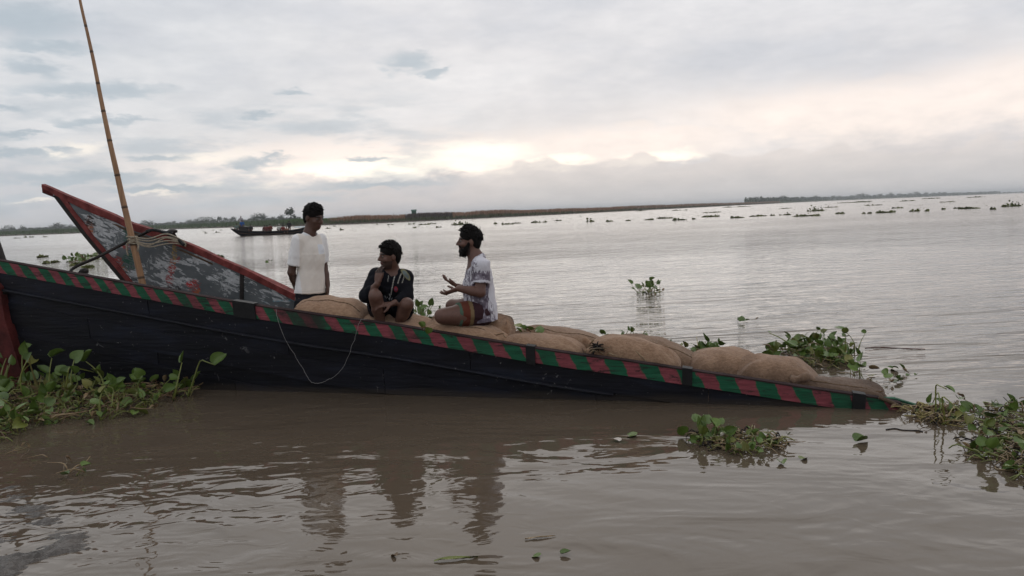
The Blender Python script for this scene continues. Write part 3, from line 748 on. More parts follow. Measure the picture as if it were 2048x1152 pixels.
# dark straps over the striped strake
for (c, wd, lo) in ((490, 22, 0.14), (1062, 9, 0.15), (1375, 10, 0.13), (1718, 13, 0.16)):
    A = np.array([H(p, gyf(p)) - HU * 0.030 + np.array([0, 0, 0.018]) for p in np.linspace(c - wd, c + wd, 3)])
    B = A + down * lo
    s_ = board('strap', A, B, HU * 0.016, M['tyre'], boat, BO)
    A2 = A + np.array([0, 0, 0.002]); B2_ = A2 + HU * 0.075 + np.array([0, 0, -0.006])
    board('strap_fold', A2, B2_, (0, 0, 0.006), M['tyre'], s_, BO)
peg = [on_boat(160, 0.35, 0.15), P(166, 549, 7.95), P(173, 541, 7.95)]
tube('mooring_peg', smooth_poly(peg, 4), [0.035] * 8 + [0.03], M['dark_wood'], boat, 10, BO)
pegb = smooth_poly([P(630, 598, 7.9), P(645, 603, 7.85), P(662, 611, 7.8)], 3)
tube('rail_fragment', pegb, 0.024, M['red_trim'], boat, 6, BO)

# thin white wire looped over the hull
wp = [H(552, 618, -0.06), H(556, 640, -0.07), H(572, 682, -0.07), H(596, 720, -0.05), H(612, 748, -0.045), H(623, 765, -0.04), H(640, 765, -0.04), H(662, 757, -0.04), H(684, 738, -0.05), H(702, 700, -0.05), H(714, 662, -0.07), H(721, 641, -0.09), H(735, 638, 0.0)]
wpp = smooth_poly(wp, 6); wpp[3:-3] += rng.normal(0, 0.0028, wpp[3:-3].shape)
tag(tube('wire', wpp, 0.0018, M['wire'], None, 5), 'thin white wire hanging in a loop over the black hull', 'wire')

# ------------------------------------------------------------------ second boat: painted bow rising behind
QN = np.array([0.281, 1.0, 0.10]); QC = 8.05; QU = QN / np.linalg.norm(QN)
def B2(px, py, off=0.0): return onplane(px, py, QN, QC + off)
SHEER = [(83, 369), (106, 378), (150, 397), (190, 415), (225, 428), (262, 446), (330, 468), (400, 498), (480, 534), (545, 566), (605, 597), (660, 624), (760, 672), (860, 722)]
STEM = [(83, 377), (106, 392), (130, 424), (165, 470), (205, 518), (245, 566), (290, 622), (330, 680), (360, 730)]
sx = [a for a, b in SHEER]; sy = [b for a, b in SHEER]; tx = [a for a, b in STEM]; ty = [b for a, b in STEM]
b2o = B2(400, 640); b2o[2] = 0
bow = empty('painted_boat', tuple(b2o))
tag(bow, 'raised bow of a second boat with flaking grey painted side and red rail', 'boat')
cols = np.concatenate([np.arange(106, 480, 6.0), [478.5]]); cols2 = np.concatenate([[481.5], np.arange(488, 862, 8.0)])
def sheet(cols, name):
    NV = 14; V, UVp = [], []
    for c in cols:
        t = np.interp(c, sx, sy) + 5; b = min(np.interp(c, tx, ty), 770) if c < 360 else 770
        for k in range(NV):
            yv = t + (b - t) * k / (NV - 1)
            bulge = 0.02 * math.sin(math.pi * k / (NV - 1))
            V.append(B2(c, yv, -bulge + 0.004 * math.sin(c * 0.05 + k * 0.8)) - b2o); UVp.append((c / 100, yv / 100, 0))
    Q = []
    for i in range(len(cols) - 1):
        for k in range(NV - 1):
            a = i * NV + k; Q.append((a, a + 1, a + NV + 1, a + NV))
    me = np_mesh(name, V, Q, M['panel'], True)
    at = me.attributes.new('paint', 'FLOAT_VECTOR', 'POINT'); at.data.foreach_set('vector', np.array(UVp, np.float32).ravel())
    o = obj(name, me, bow)
    so = o.modifiers.new('thickness', 'SOLIDIFY'); so.thickness = 0.012; so.offset = -1
    return o
sheet(cols, 'side_sheet'); sheet(cols2, 'side_sheet')
shp = np.array([(a, np.interp(a, sx, sy)) for a in np.concatenate([[83], np.arange(92, 862, 9.0)])])
rw = np.interp(shp[:, 0], [83, 110, 160, 500, 860], [6, 11, 14, 13, 13])
railA = np.array([B2(a, b + 0.7 * math.sin(a * 0.06), -0.03) for a, b in shp]); railB = np.array([B2(a, b + r_, -0.03) for (a, b), r_ in zip(shp, rw)])
board('rail', railA, railB, QU * 0.055, M['red_trim'], bow, b2o)
stA = np.array([B2(a, b, -0.025) for a, b in STEM[1:]]); stB = np.array([B2(a + 9, b - 2, -0.025) for a, b in STEM[1:]])
board('stem', stA, stB, QU * 0.07, M['dark_wood'], bow, b2o)
board('stem_trim', stB - QU * 0.003, np.array([B2(a + 18, b - 3, -0.028) for a, b in STEM[1:]]), QU * 0.03, M['red_trim'], bow, b2o)
s1 = [B2(480, 533, -0.024), B2(480, 640, -0.024)]; s2 = [B2(486, 536, -0.024), B2(486, 640, -0.024)]
board('seam_batten', s1, s2, QU * 0.022, M['iron'], bow, b2o)
# far side and small foredeck, the boat heels away
fp = np.arange(83, 862, 20.0)
nearS = np.array([B2(a, np.interp(a, sx, sy)) for a in fp]); wid = 0.95 * (1 - np.exp(-(fp - 83) / 240.0))
farS = nearS + QU[None, :] * wid[:, None]; farS[:, 2] = nearS[:, 2] - wid * 0.34 - 0.01
board('rail', farS, farS + np.array([0, 0, -0.08]), QU * 0.05, M['red_trim'], bow, b2o)
nearK = np.array([B2(a, np.interp(a, tx, ty) if a < 360 else 770) for a in fp]); farK = nearK + QU[None, :] * (wid * 0.6)[:, None]
board('side_planking', farS + np.array([0, 0, -0.08]), np.where((farK[:, 2] < farS[:, 2] - 0.09)[:, None], farK, farS - np.array([0, 0, 0.09])), QU * 0.03, M['hull'], bow, b2o)
for k in range(5):
    f0, f1 = k / 5 + 0.01, (k + 1) / 5 - 0.01
    sel = slice(2, 18)
    A = nearS + (farS - nearS) * f0 + np.array([0, 0, -0.10]); Bq = nearS + (farS - nearS) * f1 + np.array([0, 0, -0.10])
    board('foredeck_plank', A[sel], Bq[sel], (0, 0, -0.025), M['deck_wood'], bow, b2o)
kn = B2(345, 468, 0.05)
bl = np.array([kn + np.array([0.02, 0.05, -0.25]), kn + np.array([0.01, 0.03, -0.06]), kn, kn + np.array([0.0, 0, 0.03]), kn + np.array([0, 0, 0.055])])
tube('mooring_knob', smooth_poly(bl, 4), np.interp(np.linspace(0, 1, 17), [0, 0.5, 0.62, 0.85, 1.0], [0.03, 0.03, 0.055, 0.06, 0.03]), M['iron'], bow, 12, b2o)

# bamboo pole
PY = 8.72
bp = smooth_poly([P(140, -130, PY), P(160, 0, PY), P(189, 130, PY), P(215, 260, PY), P(239, 370, PY), P(262, 470, PY), P(274, 520, PY), P(286, 572, PY), P(300, 640, PY - 0.05), P(318, 740, PY - 0.1)], 24)
L = np.concatenate([[0], np.cumsum(np.linalg.norm(np.diff(bp, axis=0), axis=1))])
rad = np.interp(L, [0, 1.0, 3.2, L[-1]], [0.012, 0.016, 0.034, 0.042])
nodes = []; q = 0.12
while q < L[-1]:
    nodes.append(q); q += np.interp(q, [0, 3], [0.27, 0.40]) * random.uniform(0.9, 1.1)
nd = np.min(np.abs(L[:, None] - np.array(nodes)[None, :]), axis=1)
LL = np.sort(np.concatenate([np.linspace(0, L[-1], 120)] + [[n_ - 0.02, n_ - 0.009, n_, n_ + 0.009, n_ + 0.02] for n_ in nodes])); LL = LL[(LL >= 0) & (LL <= L[-1])]
bp2 = np.stack([np.interp(LL, L, bp[:, i]) for i in range(3)], 1)
nd = np.min(np.abs(LL[:, None] - np.array(nodes)[None, :]), axis=1)
kw = 0.004 * np.stack([fbm(LL * 1.6, LL * 0, 41, 3), fbm(LL * 1.6, LL * 0, 42, 3), LL * 0], 1)
rad2 = np.interp(LL, L, rad) * (1 + 0.13 * (nd < 0.006) - 0.03 * ((nd > 0.006) & (nd < 0.015)))
V, Q, T = tube_data(bp2 + kw, rad2, 12)
me = np_mesh('bamboo_pole', V, Q, M['bamboo'], True, tris=T)
vert_attr(me, 'node', np.concatenate([np.repeat((nd < 0.012).astype(float), 12), [0, 0]]))
tag(obj('bamboo_pole', me), 'tall slender bamboo pole standing lashed to the painted bow', 'pole')
# lashing
lash = P(266, 482, PY)
axis = P(258, 450, PY) - P(274, 520, PY); axis /= np.linalg.norm(axis)
def ring(c, ax, r, tilt=0.0, turns=1.0, rise=0.0, n=22, ph=0.0):
    a = np.cross(ax, (0, 1, 0)); a /= np.linalg.norm(a); b = np.cross(ax, a)
    th = np.linspace(0, 2 * math.pi * turns, n)
    return np.array([c + r * (math.cos(t + ph) * a + math.sin(t + ph) * b) + ax * (rise * t / (2 * math.pi) + tilt * math.cos(t + ph)) for t in th])
lst = [(ring(lash + axis * z_, axis, 0.052, tl, 1.0), 0.0085) for z_, tl in ((0.05, 0.012), (0.03, -0.01), (0.012, 0.014), (-0.008, 0.0), (-0.025, 0.016), (0.0, -0.02))]
for (o1, o2, o3) in ((0, 0, 0), (6, 8, 5), (12, 14, 9), (-5, -6, -4), (9, 2, 3)):
    pts = [lash + np.array([0.05, -0.045, 0.02 - o1 * 0.004]), P(298, 482 + o1, PY + 0.03), P(330, 474 + o2, PY + 0.10), P(352, 478 + o3, PY + 0.10), P(372, 488 + o3 * 0.5, PY + 0.16)]
    lst.append((smooth_poly(pts, 6), 0.008))
lst.append((smooth_poly([lash + np.array([-0.055, -0.03, -0.02]), lash + np.array([-0.06, -0.04, -0.09]), lash + np.array([-0.055, -0.03, -0.16])], 5), 0.008))
lst.append((smooth_poly([lash + np.array([0.06, -0.04, 0.03]), lash + np.array([0.075, -0.04, -0.06]), lash + np.array([0.06, -0.04, -0.12])], 5), 0.009))
tag(tubes('rope', lst, M['rope']), 'pale rope lashing the bamboo pole to the painted bow', 'rope')
bh = smooth_poly([on_boat(100, 0.5, 0.2), P(140, 545, 8.35), P(200, 512, 8.55), P(262, 480, 8.80), P(300, 461, 8.86)], 6)
tag(tube('punting_stick', bh, 0.017, M['dark_wood'], None, 8), 'thin dark stick leaning from the striped gunwale up to the rope lashing', 'stick')
br = [(smooth_poly([P(292, 463, 8.84), P(305, 460, 8.88), P(322, 463, 8.90), P(340, 470, 8.88), P(356, 479, 8.84), P(368, 490, 8.82)], 6), 0.019),
      (smooth_poly([P(318, 462, 8.90), P(332, 464, 8.95), P(345, 466, 8.95)], 5), 0.017)]
tag(tubes('black_cable', br, M['tyre']), 'thick black cable wound round the dark knob on the red rail', 'cable')

# ------------------------------------------------------------------ jute sacks
SEAMS = {}
def sack_mesh(name, L, Wd, T, seed, creases=0.6, bend=0.0, sag=0.0, taper=0.0, dome=0.0):
    """sewn sack filled with grain: closed pillow, thin sewn ends, creases running in from the ends"""
    nu, nv = 56, 44; r = np.random.default_rng(seed)
    u = np.linspace(-1, 1, nu); th = np.linspace(0, 2 * math.pi, nv, endpoint=False)
    U, TH = np.meshgrid(u, th, indexing='ij')
    endf = (1 - np.abs(U) ** (3.2 - 1.0 * dome)) ** (0.42 + 0.10 * dome)   # thickness towards the sewn ends
    wf = (1 - np.abs(U) ** (6.0 - 3.0 * dome) * (0.30 + 0.25 * dome)) * (1 - taper * U)
    cx, cy = np.cos(TH), np.sin(TH)
    ex = 0.80
    Yc = np.sign(cx) * np.abs(cx) ** ex * Wd / 2 * wf
    up = np.where(cy > 0, 1.0, 0.62)
    Zc = np.sign(cy) * np.abs(cy) ** ex * T / 2 * endf * up * 1.22 + 0.006 * np.sign(cy)
    ph = r.uniform(0, 6.28, 8)
    cr = np.zeros_like(U)
    for k in range(5):
        f = r.uniform(14, 40); d = r.choice([-1, 1])
        cr += np.sin(Yc / Wd * f + U * d * 3 + ph[k]) * np.clip(d * U - 0.28, 0, 1) ** 1.2
    Zc = Zc + cr * 0.032 * creases * (cy > -0.3) * endf ** 0.3
    bx = fbm(U * 1.7 + seed, Yc / Wd * 3 + seed * 1.7, seed, 3)
    Zc += 0.014 * bx * (cy > -0.2)
    Yc = Yc + 0.010 * fbm(U * 3 + seed, TH * 1.0, seed + 5, 3)
    # drape: soft folds running along and across the cloth
    Zc += (cy > -0.2) * 0.006 * np.sin(U * 9 + 5 * Yc / Wd + ph[6]) * np.sin(Yc / Wd * 11 + ph[7] + 2 * U)
    X = U * L / 2
    Zc = Zc - sag * U ** 2 + bend * U
    V = np.stack([X, Yc, Zc], -1).reshape(-1, 3)
    i, j = np.meshgrid(np.arange(nu - 1), np.arange(nv), indexing='ij')
    a = (i * nv + j).ravel(); b = (i * nv + (j + 1) % nv).ravel()
    Q = np.stack([a, b, b + nv, a + nv], 1)
    # close the sewn ends
    c0, c1 = V[:nv].mean(0), V[-nv:].mean(0)
    V = np.vstack([V, c0, c1]); n0 = nu * nv; kk = np.arange(nv)
    Tt = np.concatenate([np.stack([np.full(nv, n0), (kk + 1) % nv, kk], 1), np.stack([np.full(nv, n0 + 1), (nu - 1) * nv + kk, (nu - 1) * nv + (kk + 1) % nv], 1)])
    SEAMS[name, seed] = V[np.arange(3, nu - 3) * nv + 15] if seed % 2 else V[np.arange(3, nu - 3) * nv + 31 * nv // 44]
    me = np_mesh(name, V, Q, M['jute'], True, tris=Tt)
    at = me.attributes.new('weave', 'FLOAT_VECTOR', 'POINT')
    wv = np.vstack([np.stack([X, Yc + Zc * 0.6, 0 * X], -1).reshape(-1, 3), [[0, 0, 0], [0, 0, 0]]]); at.data.foreach_set('vector', wv.astype(np.float32).ravel())
    return me
def basis(xdir, up=(0, 0, 1)):
    x = np.asarray(xdir, float); x /= np.linalg.norm(x)
    z = np.asarray(up, float) - x * (np.asarray(up, float) @ x); z /= np.linalg.norm(z)
    y = np.cross(z, x)
    return Matrix([[x[0], y[0], z[0], 0], [x[1], y[1], z[1], 0], [x[2], y[2], z[2], 0], [0, 0, 0, 1]])
def ear_mesh(name, size, seed):
    r = np.random.default_rng(seed); n = 9
    pts = np.array([[0, 0, 0], [0.35, 0, 0.10], [0.7, 0.05, 0.22], [1.0, 0.1, 0.26]]) * size
    p = smooth_poly(pts, 4); rad_ = np.interp(np.linspace(0, 1, len(p)), [0, 0.3, 0.55, 0.8, 1], [0.34, 0.2, 0.22, 0.30, 0.12]) * size
    V, Q, T_ = tube_data(p, rad_, 14)
    V = V + 0.06 * size * np.stack([fbm(V[:, 0] / size * 3, V[:, 1] / size * 9, seed + i, 3) for i in range(3)], 1)
    me = np_mesh(name, V, Q, M['jute'], True, tris=T_)
    at = me.attributes.new('weave', 'FLOAT_VECTOR', 'POINT'); at.data.foreach_set('vector', V.astype(np.float32).ravel())
    return me
def sack(label, c, xdir, L, Wd, T, seed, up=(0, 0, 1), ear=None, tie=None, **kw):
    o = obj('jute_sack', sack_mesh('jute_sack', L, Wd, T, seed, **kw))
    o.matrix_world = Matrix.Translation(Vector(c)) @ basis(xdir, up)
    tag(o, label, 'sack', 'jute sacks loaded in the striped boat')
    if ear is not None:
        for (ex, ey, ez, sz, rz) in ear:
            e = obj('tied_corner', ear_mesh('tied_corner', sz, seed + 3), o); e.location = (ex, ey, ez); e.rotation_euler = (0, 0, rz)
    sm = SEAMS['jute_sack', seed]
    tube('side_seam', sm + np.array([0, 0, 0.001]), 0.0045 + 0.0015 * np.sin(np.arange(len(sm)) * 2.4), M['seam'], o, 5)
    for sgn in (-1, 1):     # stitched seam at each end
        pts = [(sgn * (L / 2 + 0.002), yy, 0.012 * math.sin(yy * 60 + seed) + kw.get('bend', 0) * sgn - kw.get('sag', 0)) for yy in np.linspace(-Wd * 0.33, Wd * 0.33, 12)]
        tube('end_seam', pts, 0.007, M['tie'], o, 5)
    return o
along = gun[90] - gun[40]; along /= np.linalg.norm(along)      # downhill along the boat, to the right
flat = np.array([along[0], along[1], 0.0])
nup = np.cross(along, HU); nup = nup if nup[2] > 0 else -nup
def S(px, py, Yd): return P(px, py, Yd)
# (label, top-centre pixel & depth, size, ...)
c = S(664, 633, 7.06)
sack('plump smooth jute sack behind the gunwale in front of the standing boy', c + np.array([0, 0, -0.03]), (1, -0.2, -0.09), 0.70, 0.46, 0.35, 1, creases=0.25, dome=0.35)
sack('jute sack underneath the plump sack in front of the standing boy', c + np.array([0.02, 0.14, -0.27]), (1, -0.24, -0.12), 0.72, 0.5, 0.24, 2)
sack('flat jute sack under the feet of the squatting man', S(790, 666, 6.98), along, 0.80, 0.58, 0.26, 3, up=nup, creases=0.3)
sack('jute sack under the legs of the man in the white printed shirt', S(940, 671, 6.92), (1, -0.15, -0.06), 0.80, 0.54, 0.27, 4, creases=2.2, sag=0.02)
sack('pale jute sack lying along the gunwale below the man in the white shirt', S(932, 680, 6.64), (1, -0.28, -0.13), 0.80, 0.34, 0.24, 5, creases=1.0, taper=0.10, dome=0.5)
sack('jute sack lying along the gunwale with a pointed corner, right of the kneeling man', S(1085, 704, 6.48), (1, -0.28, -0.10), 0.74, 0.34, 0.24, 6, creases=1.0, taper=0.06, dome=0.3, ear=[(0.36, -0.05, 0.05, 0.09, 0.3)])
sack('jute sack behind the one with the pointed corner, wilted plants on its left end', S(1120, 690, 6.86), (1, -0.1, -0.17), 0.82, 0.44, 0.26, 7, creases=0.8, dome=0.6)
sack('jute sack with a string round it, in front of its twin by the gunwale', S(1268, 716, 6.30), (1, -0.3, -0.26), 0.78, 0.36, 0.28, 8, creases=0.7, sag=0.03, dome=0.5, ear=[(-0.37, -0.03, 0.03, 0.085, 2.8)])
sack('jute sack lying just behind the one with a string round it', S(1308, 716, 6.58), (1, -0.25, -0.27), 0.78, 0.40, 0.28, 9, creases=0.7, sag=0.03, dome=0.5)
sack('round-topped wet jute sack standing alone between the leafy plants', S(1447, 742, 6.42), (1, -0.1, -0.07), 0.64, 0.48, 0.33, 10, creases=0.7, sag=0.03, dome=0.6)
sack('dark wet jute sack with a folded knot, half under water', S(1553, 757, 6.20), (1, -0.15, -0.13), 0.68, 0.46, 0.30, 12, creases=1.3, sag=0.03, dome=0.6)
sack('last jute sack at the sunken end, sinking into the river with a knotted ear', S(1665, 790, 6.02), (1, -0.22, -0.10), 0.78, 0.32, 0.21, 13, creases=1.3, dome=0.6, ear=[(-0.33, -0.11, 0.115, 0.13, -0.3)])
# strings round two of the sacks
def string_on(name, pts, label):
    tag(tube(name, smooth_poly(pts, 6), 0.005, M['tie'], None, 5), label, 'string')
string_on('string', [S(1248, 687, 6.30), S(1262, 694, 6.17), S(1278, 708, 6.11), S(1292, 722, 6.09), S(1298, 730, 6.09)], 'thin string tied over the front jute sack of the pair')
string_on('string', [S(976, 656, 6.66), S(990, 659, 6.55), S(1003, 667, 6.48), S(1012, 675, 6.46)], 'thin string across the end of the pale sack below the kneeling man')
# ------------------------------------------------------------------ people (smooth implicit bodies, one surface each)
class Sdf:
    def __init__(s, lo, hi, h):
        s.lo = np.array(lo, float); s.h = h
        n = np.ceil((np.array(hi) - s.lo) / h).astype(int) + 1
        s.n = n; s.D = np.full(n, 1.0, np.float32)
        s.ax = [s.lo[i] + h * np.arange(n[i]) for i in range(3)]
    def box(s, lo, hi):
        a = np.clip(np.floor((np.asarray(lo) - s.lo) / s.h).astype(int), 0, s.n); b = np.clip(np.ceil((np.asarray(hi) - s.lo) / s.h).astype(int) + 1, 0, s.n)
        sl = tuple(slice(a[i], b[i]) for i in range(3))
        g = np.meshgrid(*[s.ax[i][sl[i]] for i in range(3)], indexing='ij', sparse=True)
        return sl, g
    def comb(s, sl, d, k, op):
        A = s.D[sl]
        if A.size == 0: return
        d = d.astype(np.float32)
        if op == 'u':
            hh = np.maximum(k - np.abs(A - d), 0) / k; s.D[sl] = np.minimum(A, d) - hh * hh * k * 0.25
        else:
            d = -d; hh = np.maximum(k - np.abs(A - d), 0) / k; s.D[sl] = np.maximum(A, d) + hh * hh * k * 0.25
    def cone(s, a, b, ra, rb, k=0.02, op='u'):
        a = np.asarray(a, float); b = np.asarray(b, float); R = max(ra, rb) + k + 2 * s.h
        sl, g = s.box(np.minimum(a, b) - R, np.maximum(a, b) + R)
        ab = b - a; L2 = ab @ ab + 1e-12
        t = np.clip(sum((g[i] - a[i]) * ab[i] for i in range(3)) / L2, 0, 1)
        d = np.sqrt(sum((g[i] - a[i] - t * ab[i]) ** 2 for i in range(3))) - (ra + (rb - ra) * t)
        s.comb(sl, d, k, op)
    def chain(s, pts, rads, k=0.02):
        for i in range(len(pts) - 1): s.cone(pts[i], pts[i + 1], rads[i], rads[i + 1], k)
    def ell(s, c, r, axes=None, k=0.02, op='u'):
        c = np.asarray(c, float); r = np.asarray(r, float)
        A = np.eye(3) if axes is None else np.asarray(axes, float)      # rows are the axes
        R = r.max() + k + 2 * s.h
        sl, g = s.box(c - R, c + R)
        q = [sum((g[j] - c[j]) * A[i][j] for j in range(3)) for i in range(3)]
        k0 = np.sqrt(sum((q[i] / r[i]) ** 2 for i in range(3))); k1 = np.sqrt(sum((q[i] / r[i] ** 2) ** 2 for i in range(3))) + 1e-9
        s.comb(sl, k0 * (k0 - 1) / k1, k, op)
    def ecyl(s, a, b, ra, rb, axes, k=0.015, op='u', rnd=0.0):
        """flat-ended tapering elliptic tube from a to b; ra/rb = (half width, half depth); axes = (width axis, depth axis)"""
        a = np.asarray(a, float); b = np.asarray(b, float); R = max(*ra, *rb) * 1.1 + k + 2 * s.h
        sl, g = s.box(np.minimum(a, b) - R, np.maximum(a, b) + R)
        ab = b - a; L = np.linalg.norm(ab); w_ = ab / L
        t = sum((g[i] - a[i]) * w_[i] for i in range(3)); tt = np.clip(t / L, 0, 1)
        e1, e2 = [np.asarray(e, float) for e in axes]
        cc = [g[i] - a[i] - t * w_[i] for i in range(3)]
        q1 = sum(cc[i] * e1[i] for i in range(3)) / (ra[0] + (rb[0] - ra[0]) * tt); q2 = sum(cc[i] * e2[i] for i in range(3)) / (ra[1] + (rb[1] - ra[1]) * tt)
        d = (np.sqrt(q1 * q1 + q2 * q2) - 1) * min(*ra, *rb)
        cap = np.maximum(-t, t - L)
        s.comb(sl, np.maximum(d, cap), k, op)
    def mesh(s):
        D = s.D; n = s.n
        ins = D < 0
        cnt = np.zeros(n - 1, np.int8)
        for dx in (0, 1):
            for dy in (0, 1):
                for dz in (0, 1): cnt += ins[dx:n[0] - 1 + dx, dy:n[1] - 1 + dy, dz:n[2] - 1 + dz]
        mask = (cnt > 0) & (cnt < 8); cells = np.argwhere(mask)
        idx = np.full(n - 1, -1, np.int32); idx[mask] = np.arange(len(cells))
        acc = np.zeros((len(cells), 3)); num = np.zeros(len(cells))
        cor = [(a, b, c) for a in (0, 1) for b in (0, 1) for c in (0, 1)]
        val = {c: D[cells[:, 0] + c[0], cells[:, 1] + c[1], cells[:, 2] + c[2]] for c in cor}
        for c in cor:
            for ax in range(3):
                if c[ax] == 0:
                    e = list(c); e[ax] = 1; v0, v1 = val[c], val[tuple(e)]
                    x = (v0 < 0) != (v1 < 0); t = np.where(x, v0 / (v0 - v1 + 1e-12), 0)
                    p = np.tile(np.array(c, float), (len(cells), 1)); p[:, ax] = t
                    acc += p * x[:, None]; num += x
        V = s.lo + s.h * (cells + acc / num[:, None])
        Q = []
        for ax in range(3):
            b_, c_ = [(1, 2), (2, 0), (0, 1)][ax]
            s0 = [slice(None)] * 3; s1 = [slice(None)] * 3; s0[ax] = slice(0, -1); s1[ax] = slice(1, None)
            A0, A1 = ins[tuple(s0)], ins[tuple(s1)]
            for flip in (False, True):
                e = np.argwhere((A0 & ~A1) if not flip else (~A0 & A1))
                if not len(e): continue
                ok = (e[:, b_] > 0) & (e[:, c_] > 0) & (e[:, b_] < n[b_] - 1) & (e[:, c_] < n[c_] - 1); e = e[ok]
                def g_(db, dc):
                    f = e.copy(); f[:, b_] += db; f[:, c_] += dc; return idx[f[:, 0], f[:, 1], f[:, 2]]
                q = np.stack([g_(-1, -1), g_(0, -1), g_(0, 0), g_(-1, 0)], 1)
                Q.append(q[:, ::-1] if flip else q)
        Q = np.concatenate(Q)
        return V, Q[(Q >= 0).all(1)]

def nrm(v): v = np.asarray(v, float); return v / np.linalg.norm(v)
class Person:
    def __init__(s, name, label, base, h=0.0052, group=None):
        s.base = np.asarray(base, float); s.h = h; s.parts = {}
        s.label, s.name, s.group = label, name, group
    def field(s, lo, hi, h=None): return Sdf(lo, hi, h or s.h)

def head_frame(fwd, up=(0, 0, 1)):
    f = nrm(fwd); u = nrm(np.asarray(up, float) - f * (np.asarray(up, float) @ f)); r = np.cross(f, u)   # r: the person's right
    return f, u, r
def add_head(F, c, fr, neck, s=1.0, neck_r=0.052):
    f, u, r = fr; A = (r, f, u)
    F.ell(c + s * (u * 0.034 - f * 0.014), np.array([0.073, 0.091, 0.083]) * s, A, 0.03)
    F.ell(c + s * (-u * 0.03 + f * 0.018), np.array([0.060, 0.068, 0.083]) * s, A, 0.03)
    F.ell(c + s * (-u * 0.088 + f * 0.050), np.array([0.034, 0.028, 0.026]) * s, A, 0.035)
    F.ell(c + s * (u * 0.020 + f * 0.074), np.array([0.050, 0.014, 0.011]) * s, A, 0.014)
    for k in (-1, 1):
        F.ell(c + s * (u * 0.001 + f * 0.089 + r * 0.031 * k), np.array([0.017, 0.011, 0.010]) * s, A, 0.010, 's')
        F.ell(c + s * (-u * 0.030 + f * 0.062 + r * 0.038 * k), np.array([0.022, 0.016, 0.018]) * s, A, 0.02)
        F.ell(c + s * (-u * 0.012 - f * 0.010 + r * 0.074 * k), np.array([0.010, 0.020, 0.032]) * s, A, 0.008)
        F.ell(c + s * (-u * 0.001 + f * 0.076 + r * 0.030 * k), np.array([0.0125, 0.012, 0.0095]) * s, A, 0.004)
    F.cone(c + s * (f * 0.086 + u * 0.008), c + s * (f * 0.106 - u * 0.028), 0.008 * s, 0.0125 * s, 0.012)
    F.ell(c + s * (f * 0.090 - u * 0.033), np.array([0.018, 0.012, 0.010]) * s, A, 0.008)
    F.ell(c + s * (f * 0.084 - u * 0.056), np.array([0.022, 0.011, 0.0065]) * s, A, 0.006)
    F.ell(c + s * (f * 0.081 - u * 0.067), np.array([0.020, 0.011, 0.0065]) * s, A, 0.006)
    F.cone(c + s * (-u * 0.05 - f * 0.022), neck, neck_r * s, neck_r * 1.12 * s, 0.03)
def head_colors(V, C, c, fr, s=1.0, lip=(0.13, 0.05, 0.045), beard=0.0):
    f, u, r = fr; q = (V - c) / s; x, y, z = q @ r, q @ f, q @ u
    if beard:
        kk = (z < -0.045) & (z > -0.125) & (y > 0.0) & ~((np.abs(x) < 0.024) & (np.abs(z + 0.061) < 0.010))
        C[kk] = C[kk] * (1 - beard) + np.array((0.012, 0.010, 0.009)) * beard
    lp = (np.abs(x) < 0.022) & (np.abs(z + 0.061) < 0.011) & (y > 0.076); C[lp] = lip
    for k in (-1, 1):
        d = np.sqrt((x - 0.030 * k) ** 2 + ((z - 0.0) * 1.5) ** 2); ey = (d < 0.012) & (y > 0.07); C[ey] = (0.13, 0.115, 0.105)
        pu = (np.sqrt((x - 0.030 * k) ** 2 + z ** 2) < 0.006) & (y > 0.07); C[pu] = (0.01, 0.008, 0.007)
        br = (np.abs(x - 0.032 * k) < 0.022) & (np.abs(z - 0.024 + 0.15 * np.abs(x - 0.03 * k)) < 0.006) & (y > 0.06); C[br] = (0.012, 0.01, 0.009)
